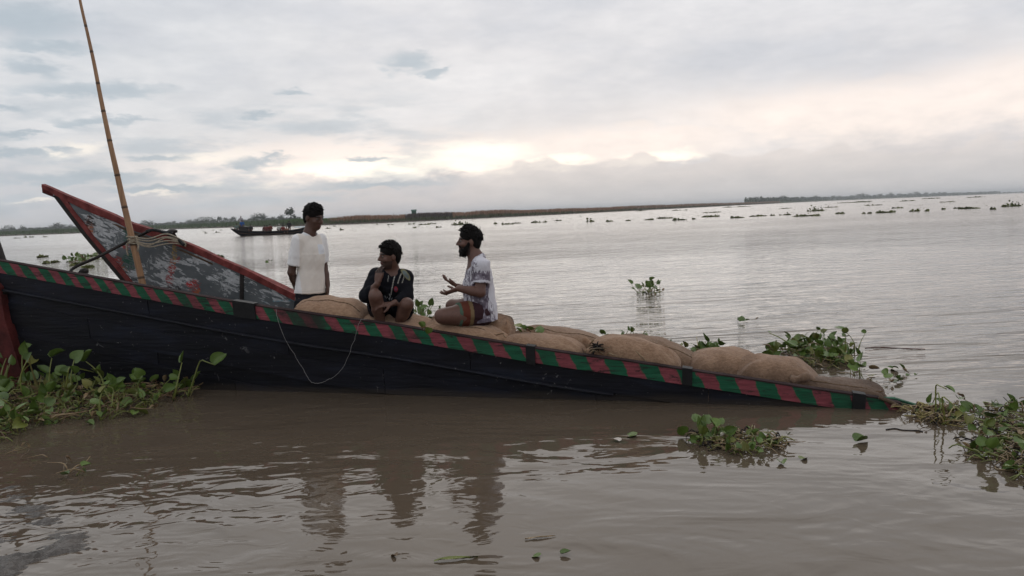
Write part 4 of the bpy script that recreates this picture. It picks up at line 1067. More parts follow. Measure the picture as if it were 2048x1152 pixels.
def hair_mesh(c, fr, s=1.0, seed=0, fringe=0.0, tufts=240, spike=0.022, vol=1.0, beard=False, side=0.0):
    f, u, r = fr; A = (r, f, u)
    F = Sdf(c - 0.2, c + 0.2, 0.0042)
    F.ell(c + s * (u * 0.040 - f * 0.014), np.array([0.0785, 0.0965, 0.083]) * s * vol, A, 0.02)
    F.ell(c + s * (u * 0.002 - f * 0.040), np.array([0.0765, 0.062, 0.062]) * s * vol, A, 0.02)
    F.ell(c + s * (-u * 0.030 - f * 0.055), np.array([0.060, 0.042, 0.060]) * s * vol, A, 0.025)
    F.ell(c + s * (-u * (0.036 + fringe) + f * (0.108 + side)), np.array([0.070, 0.072, 0.090]) * s, A, 0.010, 's')
    for k in (-1, 1):
        F.ell(c + s * (-u * 0.030 + f * 0.008 + r * 0.088 * k), np.array([0.030, 0.030, 0.040]) * s, A, 0.008, 's')
        F.ell(c + s * (-u * 0.060 + f * 0.050 + r * 0.070 * k), np.array([0.030, 0.050, 0.050]) * s, A, 0.010, 's')
    rr = np.random.default_rng(seed)
    for _ in range(tufts):
        th = rr.uniform(0, 2 * math.pi); ph = rr.uniform(-0.3, 1.5)
        n = math.cos(ph) * math.cos(th) * r + math.cos(ph) * math.sin(th) * f + math.sin(ph) * u
        nf, nu_ = n @ f, n @ u
        if nf > 0.40 and nu_ < 0.50 - fringe * 6: continue
        if nf > -0.05 and nu_ < 0.15: continue
        p = c + s * vol * (u * 0.040 - f * 0.014 + (n @ r) * 0.076 * r + nf * 0.094 * f + nu_ * 0.080 * u)
        d = nrm(n * 0.5 + f * 0.75 * (nu_ > 0.25) - u * 0.7 * (nu_ < 0.3) + r * 0.25 + rr.normal(0, 0.32, 3))
        F.cone(p - d * 0.006, p + d * rr.uniform(0.5, 1.5) * spike, 0.0062, 0.0026, 0.005)
    if beard:
        F.ell(c + s * (-u * 0.082 + f * 0.046), np.array([0.052, 0.046, 0.042]) * s, A, 0.02)
        for k in (-1, 1): F.cone(c + s * (-u * 0.065 + f * 0.030 + r * 0.055 * k), c + s * (-u * 0.005 + f * 0.004 + r * 0.070 * k), 0.017, 0.012, 0.015)
        F.ell(c + s * (f * 0.089 - u * 0.045), np.array([0.028, 0.011, 0.007]) * s, A, 0.006)
        F.ell(c + s * (f * 0.095 - u * 0.061), np.array([0.019, 0.020, 0.006]) * s, A, 0.004, 's')
        for _ in range(60):
            p = c + s * (-u * rr.uniform(0.07, 0.115) + f * rr.uniform(0.03, 0.085) + r * rr.uniform(-0.04, 0.04))
            F.cone(p, p + (-u * 0.022 + f * 0.008 + rr.normal(0, 0.006, 3)), 0.008, 0.003, 0.006)
    return F.mesh()
def add_hand(F, wrist, d, n, side, curl=0.35, s=1.0, spread=0.1, curls=None, thumb=None):
    """d: finger direction, n: palm normal; thumb on +/- cross(d, n)"""
    d = nrm(d); n = nrm(np.asarray(n, float) - d * (np.asarray(n, float) @ d)); sd = np.cross(d, n) * side
    F.ell(wrist + d * 0.048 * s, np.array([0.056, 0.040, 0.017]) * s, (d, sd, n), 0.012)
    for i in range(4):
        b = wrist + s * (d * (0.088 - 0.006 * abs(i - 1)) + sd * (0.030 - 0.0195 * i)); dr = nrm(d + sd * spread * (1.5 - i) * 0.5)
        cu = curl if curls is None else curls[i]; p = b - dr * 0.02 * s
        ll = np.array([0.062, 0.026, 0.020]) * (0.95, 1.05, 1.0, 0.8)[i] * s
        for j in range(3):
            q = p + dr * ll[j]; F.cone(p, q, (0.0098, 0.0088, 0.0078)[j] * s, (0.0088, 0.0078, 0.0068)[j] * s, 0.004)
            p = q; a = cu * (1.1 if j else 1.0); dr = nrm(dr * math.cos(a) + n * math.sin(a))
    tdir = nrm(d * 0.62 + sd * 0.65 + n * 0.45) if thumb is None else nrm(thumb)
    p = wrist + s * (d * 0.028 + sd * 0.026); q = p + tdir * 0.048 * s; e = q + nrm(tdir + d * 0.35) * 0.034 * s
    F.cone(p, q, 0.0145 * s, 0.0105 * s, 0.01); F.cone(q, e, 0.0105 * s, 0.0085 * s, 0.005)
def add_foot(F, ankle, d, s=1.0, up=(0, 0, 1)):
    d = nrm(d); up = nrm(up); sd = np.cross(d, up)
    F.ell(ankle - d * 0.025 - up * 0.035, np.array([0.045, 0.034, 0.036]) * s, (d, sd, up), 0.02)
    F.cone(ankle - up * 0.02, ankle + d * 0.115 - up * 0.052, 0.036 * s, 0.022 * s, 0.03)
    F.ell(ankle + d * 0.10 - up * 0.055, np.array([0.065, 0.044, 0.018]) * s, (d, sd, up), 0.02)
    for i in range(5):
        b = ankle + d * (0.150 - 0.008 * i) - up * 0.060 + sd * (0.030 - 0.016 * i)
        F.cone(b, b + d * (0.035 - 0.003 * i), (0.012 if i == 0 else 0.009) * s, 0.008 * s, 0.005)
def fbm3(V, freq, seed, oct=3):
    r = np.random.default_rng(seed); out = np.zeros(len(V)); a = 1.0; f = freq
    for _ in range(oct):
        for _k in range(4):
            d = nrm(r.normal(0, 1, 3)) * f * r.uniform(0.7, 1.4); out += a / 2.5 * np.sin(V @ d + r.uniform(0, 6.28))
        a *= 0.5; f *= 2.0
    return out
def fold(V, N_, amp, freq, seed, stretch=(1, 1, 1)):
    Vs = V * np.array(stretch); n = fbm3(Vs, freq * 3.0, seed)
    n = np.sign(n) * np.abs(n) ** 0.8
    return V + N_ * (amp * n)[:, None]
def normals(V, Q):
    a = V[Q[:, 2]] - V[Q[:, 0]]; b = V[Q[:, 3]] - V[Q[:, 1]]; fn = np.cross(a, b)
    N_ = np.zeros_like(V)
    for i in range(4): np.add.at(N_, Q[:, i], fn)
    return N_ / (np.linalg.norm(N_, axis=1)[:, None] + 1e-12)
def finish(name, V, Q, mat, base, parent, col=None):
    colors = np.tile(np.array(col if col is not None else (0.5, 0.5, 0.5), np.float32), (len(V), 1)) if np.ndim(col) < 2 else col
    return obj(name, np_mesh(name, V - base, Q, mat, True, colors=colors), parent)
SKIN1, SKIN2, SKIN3 = np.array((0.090, 0.046, 0.033)), np.array((0.122, 0.062, 0.045)), np.array((0.130, 0.066, 0.049))
def cloth(name, F, base, parent, col, seed, amp=0.006, freq=7.0, mat='cloth', stretch=(1, 1, 1), paint=None):
    V, Q = F.mesh(); N_ = normals(V, Q)
    V = fold(V, N_, amp, freq, seed, stretch); V = fold(V, N_, amp * 0.45, freq * 2.7, seed + 1, stretch)
    C = np.tile(np.array(col, np.float32), (len(V), 1))
    if paint: paint(V, N_, C)
    return finish(name, V, Q, M[mat], base, parent, C)
X_, Y_, Z_ = np.eye(3)

# ---- standing boy in a white T-shirt
def boy():
    Y0 = 7.28
    def J(px, py, dy=0.0): return P(px, py, Y0 + dy)
    fw = nrm((0.66, -0.75, 0)); rt = np.cross(fw, Z_)          # facing; his right hand side (towards the left of the picture)
    top = J(627, 405)[2]; foot_z = on_boat(640, 0.35, 0.47)[2]
    c = J(628, 434); base = np.array([J(621, 590)[0], Y0, foot_z])
    Hgt = top - foot_z
    hipz = J(620, 590)[2]
    hf = head_frame((0.82, -0.50, -0.28))
    F = Sdf((base[0] - 0.36, Y0 - 0.36, foot_z - 0.02), (base[0] + 0.36, Y0 + 0.36, top + 0.03), 0.0055)
    neck = J(619, 466)
    add_head(F, c, hf, neck, 1.0, 0.049)
    ax = (rt, fw, Z_)
    chest = J(619, 500); belly = J(619, 548); pelv = J(621, 592)
    F.ell(chest, (0.135, 0.078, 0.130), ax, 0.03); F.ell(belly, (0.115, 0.076, 0.15), ax, 0.05); F.ell(pelv, (0.13, 0.09, 0.11), ax, 0.05)
    F.cone(neck, chest, 0.048, 0.05, 0.03)
    shR, shL = J(596, 478, -0.10), J(642, 478, 0.11)
    F.cone(chest + Z_ * 0.05, shR - Z_ * 0.01, 0.04, 0.040, 0.02); F.cone(chest + Z_ * 0.05, shL - Z_ * 0.01, 0.04, 0.040, 0.02)
    elR, wrR = J(583, 545, -0.09), J(592, 575, 0.07)
    F.chain([shR - Z_ * 0.01, (shR + elR) / 2, elR], [0.041, 0.043, 0.036], 0.015); F.chain([elR, elR * 0.6 + wrR * 0.4, wrR], [0.036, 0.034, 0.024], 0.015)
    add_hand(F, wrR, (0.45, 0.55, -0.6), (0.3, -0.7, 0), 1, 0.35)
    elL, wrL = J(648, 534, 0.12), J(655.5, 570, 0.05)
    F.chain([shL - Z_ * 0.01, (shL + elL) / 2, elL], [0.041, 0.042, 0.034], 0.015); F.chain([elL, elL * 0.6 + wrL * 0.4, wrL], [0.034, 0.033, 0.023], 0.015)
    add_hand(F, wrL, (-0.05, -0.15, -1), (-0.9, -0.3, 0), 1, 0.32)
    for k, sgn in ((0, 1), (1, -1)):
        hip = pelv + rt * 0.075 * sgn - Z_ * 0.03; kn = np.array([hip[0], hip[1], foot_z + 0.46]) + fw * (0.03 + 0.02 * k) + rt * 0.01 * sgn; an = np.array([kn[0], kn[1], foot_z + 0.085]) - fw * 0.03
        F.chain([hip, hip * 0.5 + kn * 0.5, kn], [0.078, 0.066, 0.050], 0.03); F.chain([kn, kn * 0.65 + an * 0.35, an], [0.050, 0.050, 0.033], 0.02)
        add_foot(F, an, fw + rt * 0.2 * sgn)
    V, Q = F.mesh(); C = np.tile(SKIN1.astype(np.float32), (len(V), 1)); head_colors(V, C, c, hf, 1.0, (0.10, 0.045, 0.04))
    p = finish('person', V, Q, M['skin'], base, None, C); p.location = base
    tag(p, 'boy in a white T-shirt and black shorts standing in the boat, looking down', 'person', 'people in the striped boat')
    Vh, Qh = hair_mesh(c, hf, 1.02, 5, 0.010, 420, 0.020, 1.02); finish('hair', Vh, Qh, M['hair'], base, p)
    # T-shirt
    F = Sdf((base[0] - 0.4, Y0 - 0.4, hipz - 0.05), (base[0] + 0.4, Y0 + 0.4, top), 0.0055)
    hem = J(620, 585)
    F.ecyl(J(620, 512), hem, (0.117, 0.090), (0.153, 0.117), (rt, fw), 0.07)
    F.ell(J(620, 508), (0.140, 0.108, 0.19), ax, 0.04)
    F.cone(J(619, 470), J(600, 482, -0.08), 0.050, 0.056, 0.035); F.cone(J(619, 470), J(638, 482, 0.09), 0.050, 0.056, 0.035)
    eR, eL = J(587.5, 530, -0.10), J(645.5, 524, 0.12)
    for a_, b_ in ((shR, eR), (shL, eL)):
        w_ = nrm(b_ - a_); e1 = nrm(np.cross(w_, (0, 1, 0.2))); e2 = np.cross(w_, e1)
        F.cone(a_, a_ * 0.4 + b_ * 0.6, 0.055, 0.058, 0.018); F.ecyl(a_, b_, (0.050, 0.050), (0.060, 0.068), (e1, e2), 0.018)
        F.ecyl(b_ - w_ * 0.03, b_ + w_ * 0.03, (0.045, 0.052), (0.047, 0.055), (e1, e2), 0.006, 's')
    F.ecyl(c - Z_ * 0.05, neck - Z_ * 0.006 + fw * 0.014, (0.060, 0.062), (0.052, 0.054), (rt, fw), 0.008, 's')
    F.ecyl(hem + Z_ * 0.02, hem - Z_ * 0.03, (0.14, 0.105), (0.14, 0.105), (rt, fw), 0.006, 's')
    def paint(V, N_, C):
        q = V - neck; z = q @ Z_; rad_ = np.hypot(q @ rt, q @ fw)
        side = (V - belly) @ rt
        C[:] = (0.76, 0.70, 0.635)
        out = (np.abs(side) > 0.125 - 0.0 * z); C[out] = (0.80, 0.78, 0.77)                    # sky light on sleeves and sides put into the colour, brighter than the body
        pk = (np.abs((V - chest) @ rt + 0.075) < 0.035) & (np.abs((V - chest) @ Z_ - 0.005) < 0.045) & ((V - chest) @ fw > 0.03); C[pk] = (0.72, 0.73, 0.76)
        cl = (rad_ < 0.085) & (z > -0.02); C[cl] = (0.70, 0.70, 0.70)
        hm = (np.abs(V[:, 2] - hem[2] - 0.022) < 0.004); C[hm] *= 0.86
    cloth('t_shirt', F, base, p, (0.6, 0.58, 0.55), 3, 0.006, 5.0, stretch=(1.2, 1.2, 0.55), paint=paint)
    F = Sdf((base[0] - 0.3, Y0 - 0.3, foot_z + 0.3), (base[0] + 0.3, Y0 + 0.3, hipz + 0.12), 0.0065)
    F.ecyl(pelv + Z_ * 0.08, pelv - Z_ * 0.09, (0.142, 0.104), (0.152, 0.112), (rt, fw), 0.03)
    for sgn in (1, -1):
        a_ = pelv + rt * 0.072 * sgn - Z_ * 0.05; b_ = np.array([a_[0], a_[1], foot_z + 0.50]) + rt * 0.012 * sgn + fw * 0.02
        F.ecyl(a_, b_, (0.084, 0.098), (0.084, 0.092), (rt, fw), 0.03)
    cloth('shorts', F, base, p, (0.014, 0.014, 0.018), 9, 0.006, 6.0)
boy()

# ---- squatting man in a black sports top
def squatter():
    Y0 = 6.97
    def J(px, py, dy=0.0): return P(px, py, Y0 + dy)
    foot_z = on_boat(785, 0.3, 0.27)[2] + 0.155
    c = J(779, 511, -0.03); base = np.array([J(778, 600)[0], Y0, foot_z])
    hf = head_frame((-0.86, -0.50, -0.04), (0.10, 0, 1))
    F = Sdf((base[0] - 0.36, Y0 - 0.46, foot_z - 0.03), (base[0] + 0.36, Y0 + 0.4, J(780, 478)[2] + 0.02), 0.0055)
    neck = J(784, 545, 0.04); add_head(F, c, hf, neck, 0.98, 0.056)
    fw = nrm((-0.18, -0.98, 0)); rt = np.cross(fw, Z_); tilt = nrm(J(784, 545) - J(776, 620) + np.array([0, -0.02, 0])); ax = (rt, np.cross(tilt, rt), tilt)
    chest = J(783, 568, 0.05); belly = J(779, 600, 0.10); pelv = J(777, 628, 0.16)
    F.ell(chest, (0.155, 0.10, 0.13), ax, 0.05); F.ell(belly, (0.135, 0.10, 0.13), ax, 0.05); F.ell(pelv, (0.15, 0.12, 0.105), ax, 0.05)
    F.cone(neck, chest, 0.06, 0.09, 0.05)
    shR, shL = J(753, 551, 0.0), J(812, 556, 0.02)
    F.cone(chest + Z_ * 0.05, shR, 0.07, 0.055, 0.05); F.cone(chest + Z_ * 0.05, shL, 0.07, 0.055, 0.05)
    elR, wrR = J(733, 592, -0.16), J(755, 568, -0.26)
    F.chain([shR, (shR + elR) / 2, elR], [0.052, 0.046, 0.037], 0.02); F.chain([elR, elR * .6 + wrR * .4, wrR], [0.038, 0.036, 0.026], 0.015)
    add_hand(F, wrR, (0.12, 0.10, 1.0), (0.55, 0.75, 0), -1, 0.62, 0.98, curls=[0.55, 0.6, 0.75, 0.85], thumb=(0.45, -0.1, 0.85))
    elL, wrL = J(814, 596, -0.08), J(786, 607, -0.22)
    F.chain([shL, (shL + elL) / 2, elL], [0.052, 0.046, 0.038], 0.02); F.chain([elL, elL * .6 + wrL * .4, wrL], [0.038, 0.036, 0.026], 0.015)
    add_hand(F, wrL, (-0.95, -0.15, -0.12), (0.0, 0.3, -1), 1, 0.4)
    legs = []
    for (kpx, kpy, kdy, apx, ady, hx) in ((751, 593, -0.26, 764, -0.10, -0.085), (814, 609, -0.24, 793, -0.07, 0.085)):
        hip = pelv + X_ * hx - Z_ * 0.01; kn = J(kpx, kpy, kdy); an = J(apx, 655, ady); an[2] = foot_z + 0.082
        F.chain([hip, hip * 0.5 + kn * 0.5, kn], [0.088, 0.074, 0.056], 0.03); F.chain([kn, kn * 0.62 + an * 0.38, an], [0.056, 0.055, 0.035], 0.02)
        F.ell(kn + np.array([0, -0.012, 0.006]), (0.046, 0.045, 0.05), None, 0.02)
        ft = nrm((kn - hip) * np.array([1, 1, 0])); add_foot(F, an, ft); legs.append((hip, kn, an))
    V, Q = F.mesh(); C = np.tile(SKIN2.astype(np.float32), (len(V), 1)); head_colors(V, C, c, hf, 0.98, (0.12, 0.05, 0.045), 0.62)
    p = finish('person', V, Q, M['skin'], base, None, C); p.location = base
    tag(p, 'man in a black sports top squatting with one hand raised to his mouth', 'person', 'people in the striped boat')
    Vh, Qh = hair_mesh(c, hf, 1.0, 8, 0.006, 520, 0.026, 1.01); finish('hair', Vh, Qh, M['hair'], base, p)
    # hooded sports top
    F = Sdf((base[0] - 0.4, Y0 - 0.45, foot_z + 0.0), (base[0] + 0.4, Y0 + 0.4, c[2] + 0.05), 0.0055)
    F.ell(chest, (0.172, 0.118, 0.135), ax, 0.05); F.ell(belly, (0.150, 0.115, 0.13), ax, 0.05)
    F.ecyl(chest, pelv - tilt * 0.03, (0.16, 0.115), (0.160, 0.135), (ax[0], ax[1]), 0.04)
    F.cone(J(784, 551, 0.05), shR, 0.066, 0.064, 0.04); F.cone(J(784, 551, 0.05), shL, 0.066, 0.066, 0.04)
    F.ell(J(790, 547, 0.10), (0.085, 0.065, 0.042), None, 0.03)
    for a_, b_, q_ in ((shR, elR, elR * 0.30 + wrR * 0.70), (shL, elL, elL * 0.25 + wrL * 0.75)):
        F.cone(a_, b_, 0.066, 0.056, 0.03); w_ = nrm(q_ - b_); e1 = nrm(np.cross(w_, (0.3, 1, 0.1))); e2 = np.cross(w_, e1)
        F.cone(b_, b_ * 0.5 + q_ * 0.5, 0.054, 0.047, 0.02); F.ecyl(b_, q_, (0.052, 0.052), (0.038, 0.038), (e1, e2), 0.02)
    F.ecyl(neck + nrm(c - neck) * 0.10, neck - Z_ * 0.02 - Y_ * 0.01, (0.068, 0.068), (0.052, 0.055), (X_, Y_), 0.008, 's')
    def paint(V, N_, C):
        fr = N_[:, 1] < 0.35
        def line(px0, py0, px1, py1, wpx, col):
            # piping on the garment, measured on its front
            a = J(px0, py0, -0.08)[[0, 2]]; b = J(px1, py1, -0.08)[[0, 2]]; q = V[:, [0, 2]]; ab = b - a
            t = np.clip(((q - a) @ ab) / (ab @ ab), 0, 1); d = np.linalg.norm(q - a - t[:, None] * ab, axis=1)
            C[(d < wpx * 0.0044) & fr] = col
        line(789, 550, 781, 590, 0.8, (0.42, 0.40, 0.36)); line(801, 548, 795, 567, 0.8, (0.40, 0.38, 0.33)); line(808, 551, 804, 566, 0.7, (0.36, 0.34, 0.3)); line(776, 552, 775, 564, 0.6, (0.3, 0.29, 0.27))
        line(778, 589, 780, 595, 0.7, (0.45, 0.45, 0.45))
        e2_ = V - J(813, 548, 0.0); qa = (e2_[:, 0] * 0.62 - e2_[:, 2] * 0.78) / 0.062; qb = (e2_[:, 0] * 0.78 + e2_[:, 2] * 0.62) / 0.021
        yk = (np.hypot(qa, qb + 0.35 * qa * qa) < 1) & (N_[:, 1] < 0.5)
        kk = yk & (N_[:, 2] > -0.25) & (V[:, 0] > J(800, 549)[0]); C[kk] = (0.13, 0.16, 0.16)
        rim = kk & (np.hypot(qa, qb + 0.35 * qa * qa) > 0.72); C[rim] = (0.20, 0.19, 0.10)
        e = np.hypot((V[:, 0] - J(794, 577)[0]) / 0.017, (V[:, 2] - J(794, 577)[2]) / 0.026); C[(e < 1) & fr] = (0.26, 0.035, 0.045); C[(e < 0.5) & fr] = (0.10, 0.05, 0.09)
        for i, (x0, y0, x1, y1) in enumerate(((763, 597, 765, 593), (765, 593, 767, 597), (767, 597, 769, 593), (769, 593, 771, 598), (773, 598, 774, 594), (776, 599, 779, 596), (779, 596, 777, 601), (781, 601, 783, 597))):
            line(x0, y0, x1, y1, 0.55, (0.45, 0.45, 0.47))
    cloth('sports_top', F, base, p, (0.0075, 0.0078, 0.011), 14, 0.007, 6.0, paint=paint)
    F = Sdf((base[0] - 0.35, Y0 - 0.4, foot_z - 0.02), (base[0] + 0.35, Y0 + 0.4, pelv[2] + 0.2), 0.0065)
    F.ell(pelv, (0.172, 0.14, 0.118), ax, 0.04)
    for hip, kn, an in legs:
        w_ = nrm(kn - hip); e1 = nrm(np.cross(w_, Z_)); e2 = np.cross(w_, e1); b_ = hip + (kn - hip) * 0.80
        F.ecyl(hip, b_ - Z_ * 0.02, (0.105, 0.10), (0.078, 0.098), (e1, e2), 0.03)
        F.ecyl(b_ + w_ * 0.03 - Z_ * 0.02, b_ - w_ * 0.04 - Z_ * 0.02, (0.068, 0.086), (0.066, 0.082), (e1, e2), 0.006, 's')
    cloth('shorts', F, base, p, (0.009, 0.009, 0.013), 19, 0.007, 6.0)
squatter()

# ---- bearded man in a white printed shirt, sitting on folded legs
def kneeler():
    Y0 = 6.72
    def J(px, py, dy=0.0): return P(px, py, Y0 + dy)
    seat_z = J(950, 645)[2]
    c = J(938.5, 481.5); base = np.array([J(955, 640)[0], Y0, seat_z])
    hf = head_frame((-0.985, -0.16, 0.03), (0.03, 0, 1))
    F = Sdf((base[0] - 0.50, Y0 - 0.34, seat_z - 0.06), (base[0] + 0.30, Y0 + 0.40, J(940, 445)[2] + 0.02), 0.0055)
    neck = J(952, 516, 0.0); add_head(F, c, hf, neck, 0.99, 0.053)
    fw = nrm((-0.95, -0.30, 0)); rt = np.cross(fw, Z_)                       # his right is away from the camera
    tilt = nrm(J(957, 520) - J(958, 615)); ax = (rt, np.cross(tilt, rt), tilt)
    chest = J(957, 549); belly = J(955, 588); pelv = J(962, 622)
    F.ell(chest, (0.155, 0.100, 0.13), ax, 0.05); F.ell(belly, (0.135, 0.098, 0.14), ax, 0.05); F.ell(pelv, (0.155, 0.115, 0.10), ax, 0.05)
    F.cone(neck, chest, 0.058, 0.09, 0.05)
    shL, shR = J(961, 531, -0.15), J(955, 531, 0.16)
    F.cone(chest + Z_ * 0.06, shL, 0.065, 0.056, 0.045); F.cone(chest + Z_ * 0.06, shR, 0.065, 0.056, 0.045)
    elL, wrL = J(961, 585, -0.20), J(917, 577, -0.22)
    F.chain([shL, (shL + elL) / 2, elL], [0.054, 0.049, 0.041], 0.02); F.chain([elL, elL * .62 + wrL * .38, wrL], [0.042, 0.040, 0.027], 0.015)
    add_hand(F, wrL, (-0.90, -0.05, -0.30), (0.15, 0.35, 0.92), 1, 0.40, 0.95, curls=[0.55, 0.62, 0.7, 0.75], thumb=(-0.75, -0.2, 0.55))
    elR, wrR = J(942, 585, 0.20), J(916, 573, -0.08)
    F.chain([shR, (shR + elR) / 2, elR], [0.054, 0.048, 0.040], 0.02); F.chain([elR, elR * .62 + wrR * .38, wrR], [0.041, 0.038, 0.026], 0.015)
    add_hand(F, wrR, (-0.80, -0.1, 0.50), (0.50, 0.15, 0.8), -1, 0.30, 0.95, curls=[0.5, 0.45, 0.5, 0.55], thumb=(-0.6, -0.4, 0.75))
    hipL, knL = pelv + np.array([0.0, -0.08, -0.01]), J(884, 632, -0.20)
    F.chain([hipL, hipL * .5 + knL * .5, knL], [0.098, 0.090, 0.066], 0.03)
    anL = J(962, 641, -0.02); anL[2] = seat_z + 0.03
    F.chain([knL + np.array([0.01, 0.02, -0.015]), knL * .6 + anL * .4, anL], [0.058, 0.052, 0.036], 0.02)
    add_foot(F, anL, (0.35, 0.9, 0.0), 0.9, (0.3, 0.0, 0.9))
    hipR, knR = pelv + np.array([-0.02, 0.09, 0.01]), J(905, 612, 0.20)
    F.chain([hipR, hipR * .5 + knR * .5, knR], [0.095, 0.080, 0.060], 0.03)
    anR = J(948, 636, 0.22); anR[2] = seat_z + 0.04
    F.chain([knR, knR * .6 + anR * .4, anR], [0.057, 0.052, 0.036], 0.02); add_foot(F, anR, (0.8, -0.3, -0.1), 0.95)
    V, Q = F.mesh(); C = np.tile(SKIN3.astype(np.float32), (len(V), 1)); head_colors(V, C, c, hf, 0.99, (0.12, 0.045, 0.04), 0.8)
    p = finish('person', V, Q, M['skin'], base, None, C); p.location = base
    tag(p, 'bearded man in a white printed shirt sitting on folded legs, hands held out', 'person', 'people in the striped boat')
    Vh, Qh = hair_mesh(c, hf, 1.0, 12, 0.002, 520, 0.028, 1.02, side=0.006); finish('hair', Vh, Qh, M['hair'], base, p)
    f, u, r = hf
    Fb = Sdf(c - 0.2, c + 0.2, 0.0045); A = (r, f, u); rr = np.random.default_rng(4)
    Fb.ell(c + (-u * 0.084 + f * 0.046), (0.049, 0.042, 0.036), A, 0.02)
    for k in (-1, 1):
        Fb.cone(c + (-u * 0.070 + f * 0.034 + r * 0.052 * k), c + (-u * 0.022 + f * 0.010 + r * 0.067 * k), 0.020, 0.014, 0.02)
        Fb.cone(c + (-u * 0.045 + f * 0.088 + r * 0.006 * k), c + (-u * 0.058 + f * 0.074 + r * 0.030 * k), 0.0085, 0.007, 0.006)
    Fb.ell(c + (f * 0.098 - u * 0.061), (0.017, 0.018, 0.006), A, 0.004, 's')
    for _ in range(90):
        q_ = c + (-u * rr.uniform(0.075, 0.12) + f * rr.uniform(0.02, 0.085) + r * rr.uniform(-0.04, 0.04)); Fb.cone(q_, q_ + (-u * 0.02 + f * 0.008 + rr.normal(0, 0.006, 3)), 0.008, 0.003, 0.006)
    Vb, Qb = Fb.mesh(); finish('beard', Vb, Qb, M['hair'], base, p)
    # shirt
    F = Sdf((base[0] - 0.32, Y0 - 0.36, seat_z - 0.05), (base[0] + 0.34, Y0 + 0.40, c[2] + 0.02), 0.0055)
    F.ell(chest, (0.170, 0.116, 0.135), ax, 0.05); F.ell(J(958, 575), (0.160, 0.124, 0.14), ax, 0.05)
    hem = J(963, 640)
    F.ecyl(J(957, 560), hem, (0.155, 0.118), (0.195, 0.146), (ax[0], ax[1]), 0.04)
    F.cone(J(956, 523), shL, 0.062, 0.064, 0.04); F.cone(J(955, 523), shR, 0.062, 0.064, 0.04)
    for a_, b_ in ((shL, shL + (elL - shL) * 0.66), (shR, shR + (elR - shR) * 0.66)):
        w_ = nrm(b_ - a_); e1 = nrm(np.cross(w_, (0, 1, 0))); e2 = np.cross(w_, e1)
        F.ecyl(a_ - w_ * 0.02, b_, (0.066, 0.062), (0.064, 0.064), (e1, e2), 0.05); F.ecyl(b_ - w_ * 0.03, b_ + w_ * 0.03, (0.053, 0.053), (0.055, 0.055), (e1, e2), 0.005, 's')
    F.ecyl(neck + nrm(c - neck) * 0.10, neck - Z_ * 0.02 + fw * 0.02, (0.066, 0.070), (0.055, 0.06), (rt, fw), 0.008, 's')
    cuffL = shL + (elL - shL) * 0.66
    def paint(V, N_, C):
        z = V[:, 2]; d = np.zeros(len(V))
        d = np.maximum(d, np.interp(z, [hem[2], hem[2] + 0.16, hem[2] + 0.26], [0.95, 0.70, 0.0]) * np.interp((V - hem) @ fw, [-0.14, -0.03, 0.06], [0.25, 0.75, 1.0]))
        sl = ((V - shL) @ nrm(elL - shL)); near = np.linalg.norm((V - shL) - sl[:, None] * nrm(elL - shL), axis=1) < 0.09
        d = np.where(near & (V[:, 1] < Y0 - 0.08), np.maximum(d, np.interp(sl, [0.02, 0.07, 0.14], [0.1, 0.68, 0.85])), d)
        d = np.maximum(d, np.interp((V - chest) @ fw, [0.03, 0.09], [0.0, 0.55]))
        cuff = (np.abs(sl - np.linalg.norm(cuffL - shL) + 0.010) < 0.009) & near; d = np.where(cuff, 0.0, d)
        C[:] = d[:, None]
    cloth('shirt', F, base, p, (0, 0, 0), 24, 0.008, 6.0, mat='print', stretch=(1.3, 1.0, 0.7), paint=paint)
    # open collar
    cp = [neck + fw * 0.062 - Z_ * 0.055 - rt * 0.05, neck + fw * 0.045 - Z_ * 0.005 - rt * 0.062, neck - fw * 0.01 + Z_ * 0.030 - rt * 0.066, neck - fw * 0.06 + Z_ * 0.040 - rt * 0.03, neck - fw * 0.066 + Z_ * 0.040 + rt * 0.02, neck - fw * 0.01 + Z_ * 0.028 + rt * 0.066, neck + fw * 0.05 - Z_ * 0.03 + rt * 0.055]
    cp = smooth_poly(cp, 6); outw = nrm(np.array([0, 0, -1.0]))
    rad_ = cp - neck; rad_[:, 2] = 0; rad_ /= np.linalg.norm(rad_, axis=1)[:, None]
    low = cp + rad_ * 0.022 + np.array([0, 0, -0.042])
    n_ = len(cp); Vc = np.vstack([cp, low, low - rad_ * 0.006, cp - rad_ * 0.006]); Qc = []
    for k in range(4):
        for i in range(n_ - 1): Qc.append((k * n_ + i, k * n_ + i + 1, ((k + 1) % 4) * n_ + i + 1, ((k + 1) % 4) * n_ + i))
    finish('collar', Vc, np.array(Qc), M['print'], base, p, (0.42, 0.42, 0.42))
    F = Sdf((base[0] - 0.5, Y0 - 0.34, seat_z - 0.06), (base[0] + 0.32, Y0 + 0.4, pelv[2] + 0.15), 0.006)
    F.ell(pelv, (0.170, 0.122, 0.105), ax, 0.03)
    for hip, kn, fr_ in ((hipL, knL, 0.60), (hipR, knR, 0.45)):
        w_ = nrm(kn - hip); e1 = nrm(np.cross(w_, Z_)); e2 = np.cross(w_, e1); b_ = hip + (kn - hip) * fr_
        F.cone(hip, b_ - w_ * 0.05, 0.112, 0.098, 0.03); F.ecyl(hip + w_ * 0.03, b_, (0.108, 0.106), (0.094, 0.098), (e1, e2), 0.03); F.ecyl(b_ + w_ * 0.03, b_ - w_ * 0.03, (0.084, 0.086), (0.084, 0.086), (e1, e2), 0.005, 's')
    wl = nrm(knL - hipL); end = np.linalg.norm(knL - hipL) * 0.60
